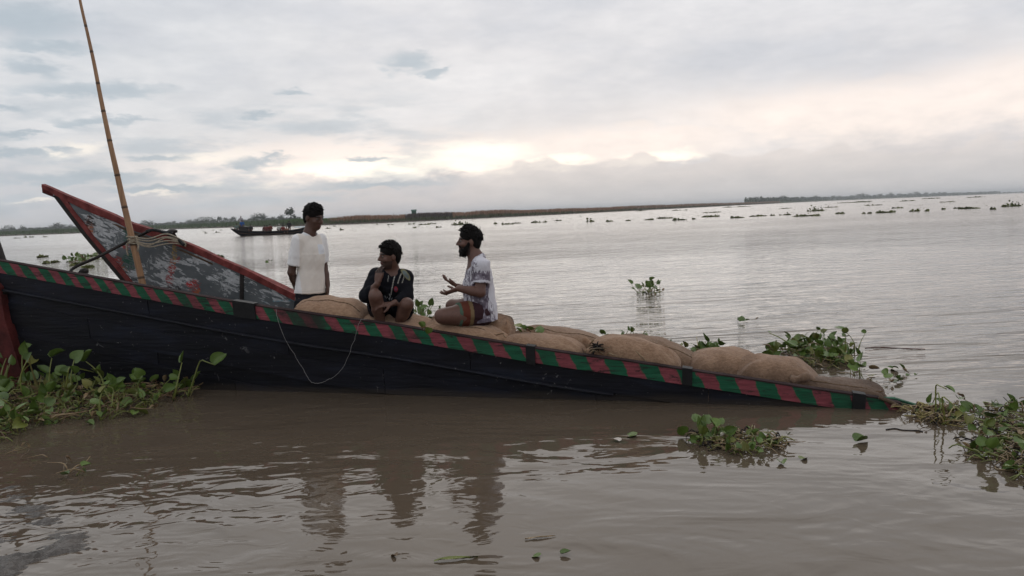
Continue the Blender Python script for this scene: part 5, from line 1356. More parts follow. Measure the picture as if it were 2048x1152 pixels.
    def paint2(V, N_, C):
        t = (V - hipL) @ wl; s_ = V[:, 1] < Y0 + 0.02
        C[s_ & (t > end - 0.10)] = (0.125, 0.038, 0.024); C[s_ & (t > end - 0.115) & (t < end - 0.085)] = (0.19, 0.13, 0.068)
        C[s_ & (t > end - 0.022)] = (0.075, 0.12, 0.085)
    cloth('shorts', F, base, p, (0.040, 0.018, 0.022), 29, 0.006, 7.0, paint=paint2)
kneeler()
# ------------------------------------------------------------------ water hyacinth
def leaf_variant(name, mat, cup, bend, wide, seed, notch=0.1):
    r = np.random.default_rng(seed); nt, ns = 7, 5; V = []
    for i in range(nt):
        t = i / (nt - 1); w_ = wide * 0.5 * max(math.sin(math.pi * min(1, (t * 0.93 + 0.07)) ** 0.75), 0.02) ** 0.62
        for j in range(ns):
            s_ = -1 + 2 * j / (ns - 1)
            V.append((s_ * w_, t - notch * abs(s_) * (1 - t) - 0.06 * s_ * s_ * t, cup * abs(s_) ** 1.6 * w_ * 2 + bend * t * t + r.normal(0, 0.012)))
    Q = [(i * ns + j, i * ns + j + 1, (i + 1) * ns + j + 1, (i + 1) * ns + j) for i in range(nt - 1) for j in range(ns - 1)]
    return np_mesh(name, V, Q, mat, True)
def stalk_variant(name, mat, pts, r0, r1, bulb=0.0):
    p = smooth_poly(pts, 2); t = np.linspace(0, 1, len(p))
    rad_ = r0 + (r1 - r0) * t + bulb * np.exp(-((t - 0.25) / 0.18) ** 2)
    V, Q, T = tube_data(p, rad_, 5)
    return np_mesh(name, V, Q, mat, True, tris=T), p[-1], nrm(p[-1] - p[-2])
LEAVES = [leaf_variant('leaf', M['leaf'], c_, b_, w_, i) for i, (c_, b_, w_) in enumerate(((0.25, -0.15, 0.95), (0.4, 0.1, 0.85), (0.12, -0.3, 1.05), (0.55, 0.05, 0.8), (0.3, 0.25, 0.9)))]
BROWN = [leaf_variant('leaf', M['straw'], 0.5, -0.5, 0.6, 11), leaf_variant('leaf', M['straw'], 0.8, 0.3, 0.5, 12)]
STALKS = [stalk_variant('stalk', M['stalk'], q, 0.022, 0.012, bb) for q, bb in (
    ([(0, 0, 0), (0.02, 0, 0.35), (0.08, 0, 0.7), (0.2, 0, 1.0)], 0.02), ([(0, 0, 0), (0.05, 0.03, 0.4), (0.02, 0.04, 0.75), (0.05, 0, 1.0)], 0.03),
    ([(0, 0, 0), (-0.04, 0, 0.3), (0.1, 0.02, 0.62), (0.36, 0.05, 0.86)], 0.015))]
KINK = [stalk_variant('stalk', M['stalk'], q, 0.02, 0.012, 0.0) for q in (
    [(0, 0, 0), (0.14, 0, 0.45), (0.24, 0, 0.78), (0.36, 0.02, 0.74), (0.75, 0.05, 0.45)], [(0, 0, 0), (0.02, 0, 0.5), (0.05, 0, 0.9), (0.2, 0, 0.95), (0.5, 0, 0.98)])]
DEAD = [stalk_variant('withered_stalk', M['straw'], q, 0.024, 0.012, 0.008) for q in (
    [(0, 0, 0), (0.35, 0.05, 0.06), (0.7, 0.0, 0.04), (1.0, 0.1, 0.10)], [(0, 0, 0), (0.3, -0.1, 0.10), (0.65, -0.1, 0.05), (1.0, 0.05, 0.0)])]
ROOTS = []
def add_inst(name, me, parent, mat4):
    o = bpy.data.objects.new(name, me); COL.objects.link(o); o.parent = parent; o.matrix_local = mat4
    return o
def rot_to(zdir, spin):
    q = Vector((0, 0, 1)).rotation_difference(Vector(zdir)); return (q.to_matrix() @ Matrix.Rotation(spin, 3, 'Z'))
def hyacinth(label, origin, bases, group=None, size=0.10, hgt=(0.10, 0.26), lean=0.5, dead=0.2, kink=0.06, nleaf=None, outward=True, flat_leaf=0.15, rnd=None):
    R = rnd or random
    root = empty('water_hyacinth', tuple(origin)); tag(root, label, 'water plant', group)
    ctr = np.mean(bases, axis=0)
    for b in bases:
        lb = Vector(b - origin)
        if R.random() < dead:
            me, tp, _ = R.choice(DEAD); L_ = R.uniform(0.6, 1.6) * hgt[1]
            rm = Matrix.Rotation(R.uniform(0, 6.28), 3, 'Z') @ Matrix.Rotation(R.uniform(-0.3, 0.05), 3, 'Y')
            add_inst('withered_stalk', me, root, Matrix.Translation(lb + Vector((0, 0, 0.012))) @ (rm * L_).to_4x4())
            if R.random() < 0.4:
                add_inst('withered_leaf', R.choice(BROWN), root, Matrix.Translation(lb + rm @ Vector(tp) * L_ + Vector((0, 0, 0.02))) @ (Matrix.Rotation(R.uniform(0, 6.28), 3, 'Z') @ Matrix.Rotation(R.uniform(-0.5, 0.8), 3, 'X') * size * R.uniform(0.6, 1)).to_4x4())
            continue
        kk = R.random() < kink
        me, tp, td = R.choice(KINK if kk else STALKS); L_ = R.uniform(*hgt) * (1.25 if kk else 1)
        out = np.array(b) - ctr; out[2] = 0; n0 = np.linalg.norm(out) + 1e-6
        ln = (out / n0 * 0.5 if outward else np.zeros(3)) + np.array([R.gauss(0, 1), R.gauss(0, 1), 0]) * 0.6
        z = nrm(np.array([ln[0] * lean, ln[1] * lean, 1.0]))
        rm = rot_to(z, R.uniform(0, 6.28)) * L_
        sc = Matrix.Diagonal((0.75, 0.75, 1.0)) if not kk else Matrix.Identity(3)
        add_inst('stalk', me, root, Matrix.Translation(lb - Vector((0, 0, 0.01))) @ rm.to_4x4())
        tip = lb + rm @ Vector(tp); d = rm @ Vector(td); d.normalize()
        if kk and R.random() < 0.5: continue
        # blade carries on from the stalk, its face turned up or outwards
        yv = Vector(nrm(np.array(d) * 0.7 + np.array([R.gauss(0, 0.45), R.gauss(0, 0.45), R.gauss(0.1, 0.4)])))
        zv = Vector((R.gauss(0, 0.55), R.gauss(-0.15, 0.55), 1.0)); zv = (zv - yv * zv.dot(yv)).normalized(); xv = yv.cross(zv)
        s_ = size * R.uniform(0.6, 1.2)
        lm = Matrix(((xv.x, yv.x, zv.x), (xv.y, yv.y, zv.y), (xv.z, yv.z, zv.z))) * s_
        add_inst('leaf', R.choice(LEAVES), root, Matrix.Translation(tip - yv * 0.006) @ lm.to_4x4())
        if R.random() < flat_leaf:
            lm = Matrix.Rotation(R.uniform(0, 6.28), 3, 'Z') @ Matrix.Rotation(R.gauss(0, 0.25), 3, 'X') * (size * R.uniform(0.6, 1.1))
            add_inst('leaf', R.choice(LEAVES if R.random() < 0.7 else BROWN), root, Matrix.Translation(lb + Vector((R.gauss(0, 0.05), R.gauss(0, 0.05), 0.014))) @ lm.to_4x4())
    return root
def litter(root, origin, poly, n, seed, zmax=0.05, lmax=0.16):
    """tangle of stolons, roots and dead stalks that holds a mat together"""
    r = random.Random(seed)
    for mt, share in (('stalk', 0.45), ('straw', 0.35), ('rotten', 0.2)):
        lst = []
        for x, y in poly_points(poly, int(n * share), r):
            p = W(x, y)
            if p @ HN > HC - 0.05 and x < 1400: continue
            th = r.uniform(0, 6.28); L_ = r.uniform(0.05, lmax); z0 = r.uniform(0.0, zmax); d = np.array([math.cos(th), math.sin(th), r.gauss(0, 0.25)]) * L_
            q = np.array([r.gauss(0, 0.02), r.gauss(0, 0.02), r.uniform(0, 0.03)])
            pts = [p + np.array([0, 0, z0]), p + d * 0.5 + q + np.array([0, 0, z0]), p + d + np.array([0, 0, max(0, z0 - 0.02)])]
            pts = [np.array([a[0], a[1], max(a[2], 0.003)]) for a in pts]; lst.append((smooth_poly(pts, 2), np.linspace(0.005, 0.003, 5) * r.uniform(0.6, 1.3)))
        if lst:
            o = tubes('stalk_litter', lst, M[mt], root, 4, origin); o['kind'] = 'stuff'
def poly_points(poly, n, R, mind=0.0):
    xs_ = [p[0] for p in poly]; ys_ = [p[1] for p in poly]; out = []
    def inside(x, y):
        r = False
        for i in range(len(poly)):
            (x1, y1), (x2, y2) = poly[i], poly[i - 1]
            if (y1 > y) != (y2 > y) and x < (x2 - x1) * (y - y1) / (y2 - y1) + x1: r = not r
        return r
    tries = 0
    while len(out) < n and tries < n * 60:
        tries += 1; x, y = R.uniform(min(xs_), max(xs_)), R.uniform(min(ys_), max(ys_))
        if inside(x, y): out.append((x, y))
    return out
R1 = random.Random(5)
def mat_bases(poly, n, z=0.0): return [W(x, y, z) for x, y in poly_points(poly, n, R1)]
def behind_hull_ok(p): return p @ HN < HC - 0.03
# big mat by the stern, lower left
lp = [(-90, 905), (0, 882), (60, 862), (130, 842), (215, 840), (300, 818), (345, 806), (385, 792), (370, 778), (300, 772), (150, 764), (-90, 745)]
lb_ = [p for p in mat_bases(lp, 430) if behind_hull_ok(p)][:330]
h_ = hyacinth('large green mat of water hyacinth against the black hull, lower left', W(120, 820), lb_, 'water hyacinth floating on the river', 0.100, (0.07, 0.24), 1.05, 0.22, 0.20, flat_leaf=0.12, rnd=R1)
litter(h_, W(120, 820), lp, 900, 1, zmax=0.09)
lb2 = [W(a, b) for a, b in ((128, 800), (145, 802), (205, 790), (60, 800), (20, 790), (-10, 800), (35, 786), (80, 790), (100, 795), (0, 780), (10, 775), (50, 778), (345, 800), (375, 795))]
lb2 = [p for p in lb2 if behind_hull_ok(p)]
hyacinth('taller hyacinth stalks with round leaves rising above the left mat', W(100, 800), lb2, 'water hyacinth floating on the river', 0.125, (0.30, 0.42), 0.22, 0.0, 0.15, flat_leaf=0, rnd=R1)
# mat at the right edge
rp = [(1905, 826), (1960, 816), (2048, 812), (2120, 812), (2120, 985), (2060, 962), (2010, 935), (1960, 925), (1935, 900), (1945, 870), (1900, 848)]
h_ = hyacinth('tangled green and straw coloured hyacinth mat at the right edge of the water', W(2020, 870), mat_bases(rp, 200), 'water hyacinth floating on the river', 0.068, (0.04, 0.10), 1.8, 0.50, 0.10, flat_leaf=0.3, rnd=R1)
litter(h_, W(2020, 870), rp, 340, 2)
h_ = hyacinth('sparse withered hyacinth stalks trailing from the sunken tip of the boat', W(1890, 832), mat_bases([(1815, 826), (1850, 820), (1910, 824), (1920, 845), (1880, 850), (1830, 838)], 26), 'water hyacinth floating on the river', 0.06, (0.06, 0.14), 1.3, 0.62, 0.2, rnd=R1)
litter(h_, W(1890, 832), [(1815, 826), (1850, 820), (1910, 824), (1920, 845), (1880, 850), (1830, 838)], 110, 5)
hyacinth('bent brown hyacinth stalk standing up beside the sunken tip', W(1880, 845), [W(1872, 842), W(1890, 846), W(1886, 842)], 'water hyacinth floating on the river', 0.08, (0.20, 0.27), 0.5, 0.0, 1.0, flat_leaf=0, rnd=R1)
# small raft in the middle foreground
h_ = hyacinth('small half withered hyacinth raft floating in the foreground water', W(1480, 890), mat_bases([(1385, 880), (1430, 868), (1500, 872), (1560, 880), (1575, 893), (1530, 903), (1480, 912), (1420, 900)], 95), 'water hyacinth floating on the river', 0.05, (0.04, 0.10), 1.6, 0.62, 0.08, rnd=R1)
litter(h_, W(1480, 890), [(1385, 880), (1430, 868), (1500, 872), (1560, 880), (1575, 893), (1530, 903), (1480, 912), (1420, 900)], 170, 3, zmax=0.04, lmax=0.12)
hyacinth('green leafy sprig at the left end of the small foreground raft', W(1408, 882), mat_bases([(1380, 880), (1400, 872), (1440, 872), (1450, 884), (1400, 890)], 12), 'water hyacinth floating on the river', 0.075, (0.07, 0.13), 0.6, 0.0, 0.0, rnd=R1)
# behind the sacks
h_ = hyacinth('bushy hyacinth clump floating beyond the wet sacks on the right', W(1630, 715), mat_bases([(1560, 700), (1620, 690), (1690, 700), (1700, 725), (1660, 738), (1600, 730)], 170), 'water hyacinth floating on the river', 0.08, (0.05, 0.19), 1.3, 0.25, 0.08, flat_leaf=0.35, rnd=R1)
litter(h_, W(1630, 715), [(1560, 700), (1620, 690), (1690, 700), (1700, 725), (1660, 738), (1600, 730)], 160, 4)
hyacinth('long leaning flower stalk sticking out of the bushy clump', W(1600, 700), [W(1598, 700), W(1606, 706)], 'water hyacinth floating on the river', 0.05, (0.34, 0.38), 1.7, 0.0, 0.0, flat_leaf=0, rnd=R1)
hyacinth('leafy hyacinth wedged behind the sacks, left of the round-topped sack', W(1405, 722), mat_bases([(1355, 722), (1400, 716), (1460, 718), (1450, 732), (1370, 736)], 80), 'water hyacinth floating on the river', 0.09, (0.06, 0.20), 0.9, 0.08, 0.12, flat_leaf=0.3, rnd=R1)
hyacinth('low hyacinth leaves between the round-topped sack and the bushy clump', W(1525, 722), mat_bases([(1505, 716), (1545, 714), (1550, 728), (1510, 730)], 10), 'water hyacinth floating on the river', 0.09, (0.05, 0.12), 0.8, 0.1, 0.0, rnd=R1)
hyacinth('small hyacinth tuft peeping over the pair of sacks', W(1245, 702), mat_bases([(1215, 704), (1270, 704), (1275, 716), (1220, 716)], 12), 'water hyacinth floating on the river', 0.075, (0.18, 0.32), 0.5, 0.05, 0.05, rnd=R1)
hyacinth('hyacinth leaves just right of the squatting man', W(838, 655), mat_bases([(815, 652), (862, 652), (862, 664), (815, 664)], 26), 'water hyacinth floating on the river', 0.10, (0.20, 0.40), 0.5, 0.05, 0.0, rnd=R1)
on_sack = [P(x, y, 6.60) for x, y in ((1036, 664), (1044, 667), (1052, 665), (1060, 668), (1068, 666), (1074, 669), (1048, 669), (1056, 670))]
hyacinth('wilted dark hyacinth tuft lying on the sacks right of the kneeling man', on_sack[3], on_sack, 'hyacinth scraps lying on the sacks', 0.065, (0.03, 0.08), 1.6, 0.35, 0.0, rnd=R1)
on_sack2 = [P(x, y, 6.25) for x, y in ((846, 661), (852, 662), (860, 661))]
hyacinth('yellowish leaf scrap on the pale sack by the gunwale', on_sack2[1], on_sack2, 'hyacinth scraps lying on the sacks', 0.06, (0.02, 0.05), 1.8, 0.5, 0.0, rnd=R1)
scr = [P(x, y, 6.16) for x, y in ((1180, 703), (1195, 707), (1206, 710), (1186, 708), (1215, 712))]
hyacinth('straw coloured stalk scraps on the gunwale beside the rotten root tuft', scr[1], scr, 'hyacinth scraps lying on the sacks', 0.05, (0.05, 0.14), 1.5, 1.0, 0.0, rnd=R1)
# rotten root tuft
rt_c = P(1193, 697, 6.2); rl = []
for k in range(46):
    d = nrm(np.array([R1.gauss(0, 1), R1.gauss(0, 0.6), R1.gauss(0.2, 0.8)])); L_ = R1.uniform(0.03, 0.075)
    rl.append((smooth_poly([rt_c, rt_c + d * L_ * 0.5 + np.array([0, 0, 0.006]), rt_c + d * L_ + np.array([0, 0, -0.012])], 3), np.linspace(0.009, 0.003, 7)))
tag(tubes('root_tuft', rl, M['rotten'], sides=5), 'black rotten root tuft lying between two sacks on the gunwale', 'plant roots')
# drifting singles
hyacinth('lone leafy hyacinth drifting on open water right of the men', W(1300, 584), mat_bases([(1272, 584), (1300, 580), (1328, 583), (1320, 588), (1285, 589)], 30), 'drifting hyacinth on the open river', 0.095, (0.07, 0.22), 1.0, 0.15, 0.1, flat_leaf=0.4, rnd=R1)
hyacinth('tiny yellow green sprig drifting above the bushy clump', W(1492, 644), mat_bases([(1480, 643), (1503, 642), (1500, 647), (1484, 648)], 6), 'drifting hyacinth on the open river', 0.08, (0.03, 0.07), 1.2, 0.3, 0, rnd=R1)
hyacinth('dark upright leaf sprig right of the wet sacks', W(1715, 752), mat_bases([(1695, 748), (1725, 746), (1728, 758), (1700, 760)], 8), 'drifting hyacinth on the open river', 0.09, (0.06, 0.17), 0.4, 0.1, 0, rnd=R1)
hyacinth('scattered leaf scraps and curled brown leaf right of the last sack', W(1760, 764), mat_bases([(1735, 760), (1805, 762), (1810, 772), (1745, 770)], 10), 'drifting hyacinth on the open river', 0.075, (0.03, 0.08), 1.5, 0.5, 0, rnd=R1)
hyacinth('sparse row of leaf bits floating beyond the last sack', W(1800, 742), mat_bases([(1775, 738), (1840, 746), (1835, 752), (1780, 746)], 7), 'drifting hyacinth on the open river', 0.05, (0.02, 0.05), 1.6, 0.3, 0, rnd=R1)
hyacinth('leafy sprig with round leaf drifting right of the bushy clump', W(1700, 705), [W(1690, 708), W(1702, 712), W(1715, 706), W(1708, 702)], 'drifting hyacinth on the open river', 0.095, (0.16, 0.26), 0.4, 0, 0.2, rnd=R1)
hyacinth('bright hyacinth raft seen left of the painted bow', W(178, 518), mat_bases([(135, 526), (150, 519), (205, 510), (212, 517), (185, 523), (160, 528)], 90), 'drifting hyacinth on the open river', 0.20, (0.10, 0.34), 1.1, 0.2, 0, flat_leaf=0.5, rnd=R1)
hyacinth('thin twig of hyacinth standing alone between boy and painted bow', W(539, 529), [W(538, 529), W(542, 530), W(533, 531)], 'drifting hyacinth on the open river', 0.10, (0.10, 0.2), 0.6, 0.2, 0, rnd=R1)
# loose leaves and bits on the foreground water
def floater(name, label, cat, px, py, me, s_, rz, tilt=0.0, group='loose bits on the foreground water'):
    p = W(px, py); o = obj(name, me); o.location = (p[0], p[1], 0.006); o.rotation_euler = (tilt, 0, rz); o.scale = (s_,) * 3
    return tag(o, label, cat, group)
floater('floating_leaf', 'single round green leaf floating between hull and small raft', 'leaf', 1272, 872, LEAVES[2], 0.10, 1.4)
floater('floating_leaf', 'small whitish leaf floating left of the round green leaf', 'leaf', 1239, 884, leaf_variant('floating_leaf', M['petal'], 0.3, 0.1, 0.8, 5), 0.06, 0.6)
floater('floating_leaf', 'curled green leaf floating alone between raft and right mat', 'leaf', 1712, 885, LEAVES[3], 0.10, -1.2)
floater('floating_leaf', 'dark leaf tip floating below the small raft', 'leaf', 1562, 925, LEAVES[1], 0.07, 3.0)
floater('floating_leaf', 'tiny leaf on a bent stem right of the small raft', 'leaf', 1602, 920, LEAVES[0], 0.055, -1.0)
floater('floating_leaf', 'blue green leaf floating at the bottom edge', 'leaf', 1079, 1114, LEAVES[2], 0.045, 1.2)
floater('floating_leaf', 'small olive leaf with a knob at the bottom edge', 'leaf', 1122, 1110, LEAVES[4], 0.045, -1.5)
floater('floating_leaf', 'ragged yellowish leaf floating left of the long grass blade', 'leaf', 793, 1115, BROWN[0], 0.045, 0.8)
floater('grass_blade', 'long yellow green grass blade floating at the bottom edge', 'grass blade', 868, 1124, leaf_variant('grass_blade', M['stalk'], 0.3, 0.0, 0.12, 8, 0.0), 0.20, -1.45)
floater('reed_piece', 'thin brown reed piece floating right of the men reflections', 'reed', 1050, 1080, leaf_variant('reed_piece', M['straw'], 0.2, 0.0, 0.10, 9, 0.0), 0.15, -1.4)
tw = [W(1772, 860), W(1790, 858), W(1805, 861), W(1830, 862), W(1846, 864)]
tag(tube('twig', smooth_poly([p + np.array([0, 0, 0.004]) for p in tw], 4), 0.004, M['iron'], None, 5), 'thin dark twig floating near the sunken tip', 'twig', 'loose bits on the foreground water')
tw = [W(1730, 697), W(1760, 695), W(1800, 697), W(1850, 699)]
tag(tube('twig', smooth_poly([p + np.array([0, 0, 0.004]) for p in tw], 4), 0.004, M['post_red'], None, 5), 'long reddish twig floating beyond the bushy clump', 'twig', 'drifting hyacinth on the open river')
hyacinth('brown leaf scrap with pale stalks drifting lower left', W(150, 946), [W(128, 944), W(140, 948), W(155, 945), W(170, 948), W(150, 950), W(135, 942)], 'loose bits on the foreground water', 0.07, (0.05, 0.12), 1.6, 0.7, 0, rnd=R1)
hyacinth('few straw bits floating by the lower edge of the left mat', W(60, 918), [W(10, 912), W(40, 922), W(95, 918), W(25, 905)], 'loose bits on the foreground water', 0.05, (0.04, 0.10), 1.8, 0.8, 0, rnd=R1)
# pale spent flowers on the small raft
for (a, b, s_) in ((1526, 876, 0.03), (1441, 873, 0.03)):
    p = W(a, b, 0.05); V, Q, T = tube_data(smooth_poly([(0, 0, 0), (0.2, 0, 0.4), (0.5, 0.1, 0.6), (0.8, 0, 0.5)], 3), np.interp(np.linspace(0, 1, 10), [0, 0.5, 1], [0.1, 0.42, 0.15]), 7)
    o = obj('spent_flower', np_mesh('spent_flower', V * s_, Q, M['petal'], True, tris=T)); o.location = p
    tag(o, 'pale spent flower bud on the right of the small raft' if a > 1500 else 'pale spent flower bud in the middle of the small raft', 'flower', 'loose bits on the foreground water')

# ------------------------------------------------------------------ distant rafts
def raft_mesh(n, wx, wy, h, seed, lf=0.16):
    r = np.random.default_rng(seed); V, Q = [], []
    cl_ = [(r.uniform(-0.9, 0.9) * wx, r.uniform(-0.8, 0.8) * wy, r.uniform(0.15, 1.2)) for _ in range(max(3, min(9, n // 22)))]
    for k in range(n):
        cx, cy, ch = cl_[r.integers(len(cl_))]; s2 = r.uniform(0.05, 0.2); cx += r.normal(0, s2) * wx; cy += r.normal(0, s2) * wy
        hh = h * ch * r.uniform(0, 1) ** 3 * 0.8 * (2.2 if r.random() < 0.05 else 1)
        c_ = np.array([cx, cy, hh]); a = nrm(r.normal(0, 1, 3)); b = nrm(np.cross(a, r.normal(0, 1, 3))); l1 = lf * r.uniform(0.5, 1.2); o = len(V)
        V += [c_ - a * l1 - b * l1 * .5, c_ + a * l1 * .2 - b * l1 * .9, c_ + a * l1 + b * l1 * .4, c_ - a * l1 * .3 + b * l1 * .9]; Q.append((o, o + 1, o + 2, o + 3))
    # floating root mat that holds the raft together
    T_ = []; o = len(V); N2 = 18; V.append(np.array([0, 0, 0.03 * h]))
    for k in range(N2):
        th = 2 * math.pi * k / N2; rr_ = r.uniform(0.35, 1.05); V.append(np.array([math.cos(th) * wx * rr_, math.sin(th) * wy * rr_, 0.004])); T_.append((o, o + 1 + k, o + 1 + (k + 1) % N2))
    V = np.array(V); V[:, 2] = np.maximum(V[:, 2], 0.004)
    return np_mesh('water_hyacinth', V, Q, M['far_leaf'], False, tris=T_)
def nth(k): return {1: 'first', 2: 'second', 3: 'third', 4: 'fourth', 5: 'fifth', 6: 'sixth', 7: 'seventh', 8: 'eighth', 9: 'ninth', 10: 'tenth'}.get(k, '%d%s' % (k, 'th' if k % 10 not in (1, 2, 3) or k in (11, 12, 13) else ('st', 'nd', 'rd')[k % 10 - 1]))
def rafts(lst, label, group, sc=1.0):
    lst = sorted(lst)
    for k, (px, py, wpx, tall) in enumerate(lst):
        p = W(px, py); m_px = p[1] / FPX; wx = wpx * m_px / 2
        n = int(min(420, max(30, wpx * 7))); lf = max(0.13, 1.1 * m_px)
        o = obj('water_hyacinth', raft_mesh(n, wx, max(0.5, wx * 0.55), tall * m_px * 1.3, 200 + k, lf)); o.location = (p[0], p[1], 0.0)
        tag(o, label if len(lst) == 1 else nth(k + 1) + ' from the left of the ' + label, 'water plant', group)
z8 = [(70, 188, 40, 2), (150, 185, 60, 3), (225, 178, 30, 2), (350, 182, 36, 9), (430, 181, 30, 3), (580, 175, 40, 2), (645, 169, 60, 3), (700, 176, 46, 4), (820, 163, 60, 3), (925, 167, 50, 3), (1000, 161, 60, 2), (1110, 156, 40, 3), (1200, 160, 90, 3), (1330, 151, 40, 3), (1440, 150, 30, 2), (1500, 147, 80, 4), (1550, 129, 40, 2), (1615, 142, 40, 4), (1665, 141, 24, 4), (1735, 134, 20, 4), (1785, 130, 20, 3), (1840, 131, 80, 4), (1930, 134, 20, 3), (1965, 124, 24, 5), (500, 178, 16, 2), (760, 172, 16, 2), (1060, 158, 16, 2)]
rafts([(1000 + a / 1.954, 350 + b / 1.954 + 0.5, w_ / 1.954, t_ / 1.954 * 1.5) for a, b, w_, t_ in z8], 'dark hyacinth rafts in the line across the right half', 'distant line of hyacinth rafts')
rafts([(1000 + a / 1.954, 350 + b / 1.954 + 0.5, w_ / 1.954, t_ / 1.954 * 1.3) for a, b, w_, t_ in [(830, 146, 64, 3), (1360, 108, 150, 2), (1600, 101, 70, 2), (1750, 105, 60, 2), (1850, 87, 70, 2), (920, 125, 110, 2), (1460, 118, 60, 2), (1120, 130, 50, 2), (1290, 126, 60, 2), (700, 138, 60, 2), (560, 140, 50, 2), (1680, 92, 60, 2), (1420, 104, 60, 2)]], 'thin hyacinth streaks far out below the right tree line', 'thin far hyacinth streaks')
rafts([(1640, 422, 42, 9)], 'largest leafy raft in the distant line, right half of the river', None)
rafts([(2034, 412.5, 36, 9)], 'tall leafy raft at the right edge of the river', None)
rafts([(931, 449.5, 54, 7)], 'leafy raft just above the head of the bearded man', None)
rafts([(560 + a / 4.414, 400 + b / 4.414, w_ / 4.414, t_) for a, b, w_, t_ in [(430, 252, 44, 3), (545, 266, 54, 2), (480, 234, 20, 1.5), (1155, 215, 60, 2), (1270, 219, 100, 2), (1345, 212, 60, 2), (1405, 242, 40, 1.5), (1180, 247, 40, 1.2), (1900, 212, 50, 3), (2000, 216, 100, 3), (980, 220, 60, 1.5), (860, 219, 20, 2)]], 'small hyacinth rafts in front of the reed bank', 'rafts before the reed bank')
rafts([(a / 4.267, 400 + b / 4.267, w_ / 4.267, t_) for a, b, w_, t_ in [(150, 327, 80, 2), (245, 320, 76, 3), (390, 317, 40, 2.5), (360, 491, 44, 2), (425, 541, 30, 1.5), (500, 531, 16, 2), (740, 582, 60, 1.2), (630, 560, 20, 1)]], 'small dark hyacinth rafts left of the painted bow', 'rafts left of the painted bow')
rafts([(438, 515, 18, 2)], 'little hyacinth tuft on the water above the red rail', None)
rafts([(400 + a / 6.827, 380 + b / 6.827, w_ / 6.827, t_) for a, b, w_, t_ in [(60, 575, 40, 1), (80, 592, 30, 1), (155, 520, 50, 1), (290, 550, 40, 1), (250, 582, 60, 1), (180, 552, 30, 1)]], 'tiny hyacinth scraps left of the far passenger boat', 'scraps by the far boat')

# countless scraps between the rafts
sv, sq = [], []
RS = random.Random(31)
for k in range(420):
    px = RS.uniform(380, 2060); hy = 466 - 0.04 * px; py = hy + (RS.uniform(8, 26) if px > 620 else RS.uniform(8, 30)); p0 = W(px, py); mp = p0[1] / FPX; n_ = RS.randrange(2, 7)
    for _ in range(n_):
        c_ = p0 + np.array([RS.gauss(0, 2.2) * mp, RS.gauss(0, 3) * mp, 0.02 + abs(RS.gauss(0, 0.5)) * mp]); a = nrm([RS.gauss(0, 1), RS.gauss(0, 1), RS.gauss(0, 0.35)]); b = nrm(np.cross(a, [RS.gauss(0, 0.4), RS.gauss(0, 0.4), 1])); l1 = mp * RS.uniform(0.5, 1.4); o = len(sv)
        sv.extend([c_ - a * l1, c_ + b * l1 * .5, c_ + a * l1, c_ - b * l1 * .5]); sq.append((o, o + 1, o + 2, o + 3))
sv = np.array(sv); sv[:, 2] = np.maximum(sv[:, 2], 0.004)
tag(obj('drifting_scraps', np_mesh('drifting_scraps', sv, sq, M['far_leaf'], False)), 'countless tiny plant scraps drifting between the distant rafts', 'plant scraps', kind='stuff')

# ------------------------------------------------------------------ far passenger boat
FB = W(540, 470.0); FY = FB[1]
def Fp(px, py, dy=0.0): return P(px, py, FY + dy)
fb = empty('passenger_boat', tuple(W(535, 470))); FO = np.array(fb.location)
tag(fb, 'long dark boat carrying passengers far out on the river', 'boat')
st_ = [(461, 457.5, 458.5), (467, 459.2, 464), (480, 461.5, 473), (500, 463, 473), (530, 463.2, 472), (560, 462.2, 470.5), (585, 460, 469.5), (604, 456.5, 468), (617, 452.5, 464), (622, 450.5, 452)]
st_ = [(a, np.interp(a, [q_[0] for q_ in st_], [q_[1] for q_ in st_]), np.interp(a, [q_[0] for q_ in st_], [q_[2] for q_ in st_])) for a in np.linspace(461, 622, 34)]
near_t = np.array([Fp(a, t_) for a, t_, b_ in st_]); near_b = np.array([Fp(a, b_) for a, t_, b_ in st_]); near_b[:, 2] = np.minimum(near_b[:, 2], near_t[:, 2] - 0.03)
wd_ = 0.95 * np.sin(np.pi * np.linspace(0.02, 0.98, 34)) ** 0.6
far_t = near_t + np.array([0, 1, 0]) * (2 * wd_)[:, None]; near_b[:, 1] += wd_ * 0.5; far_b = near_b + np.array([0, 1, 0]) * wd_[:, None]
near_t[:, 1] -= 0; board('hull_side', near_t, near_b, (0, 0.05, 0), M['hull'], fb, FO); board('hull_side', far_t, far_b, (0, -0.05, 0), M['hull'], fb, FO)
board('hull_bottom', near_b + np.array([0, 0.051, 0.01]), far_b + np.array([0, -0.051, 0.01]), (0, 0, 0.03), M['hull'], fb, FO)
board('deck', near_t[3:-3] + np.array([0, 0.08, -0.28]), far_t[3:-3] + np.array([0, -0.08, -0.28]), (0, 0, -0.04), M['deck_wood'], fb, FO)
tube('gunwale', near_t, 0.045, M['dark_wood'], fb, 6, FO); tube('gunwale', far_t, 0.045, M['dark_wood'], fb, 6, FO)
ca = np.array([Fp(477, 452.5, 0.25), Fp(496, 454, 0.25)]); cb = ca.copy(); cb[:, 2] -= 0.65
board('engine_housing', ca, cb, (0, 1.2, 0), M['dark_wood'], fb, FO)
ta = [Fp(a, 457.0 - 0.04 * (a - 560), 0.3) for a in np.linspace(588, 612, 5)]; board('bow_mat', ta, [q_ + np.array([0, 1.0, 0.12]) for q_ in ta], (0, 0, 0.05), simple('pale_tarpaulin', (0.36, 0.42, 0.44), 0.6), fb, FO)
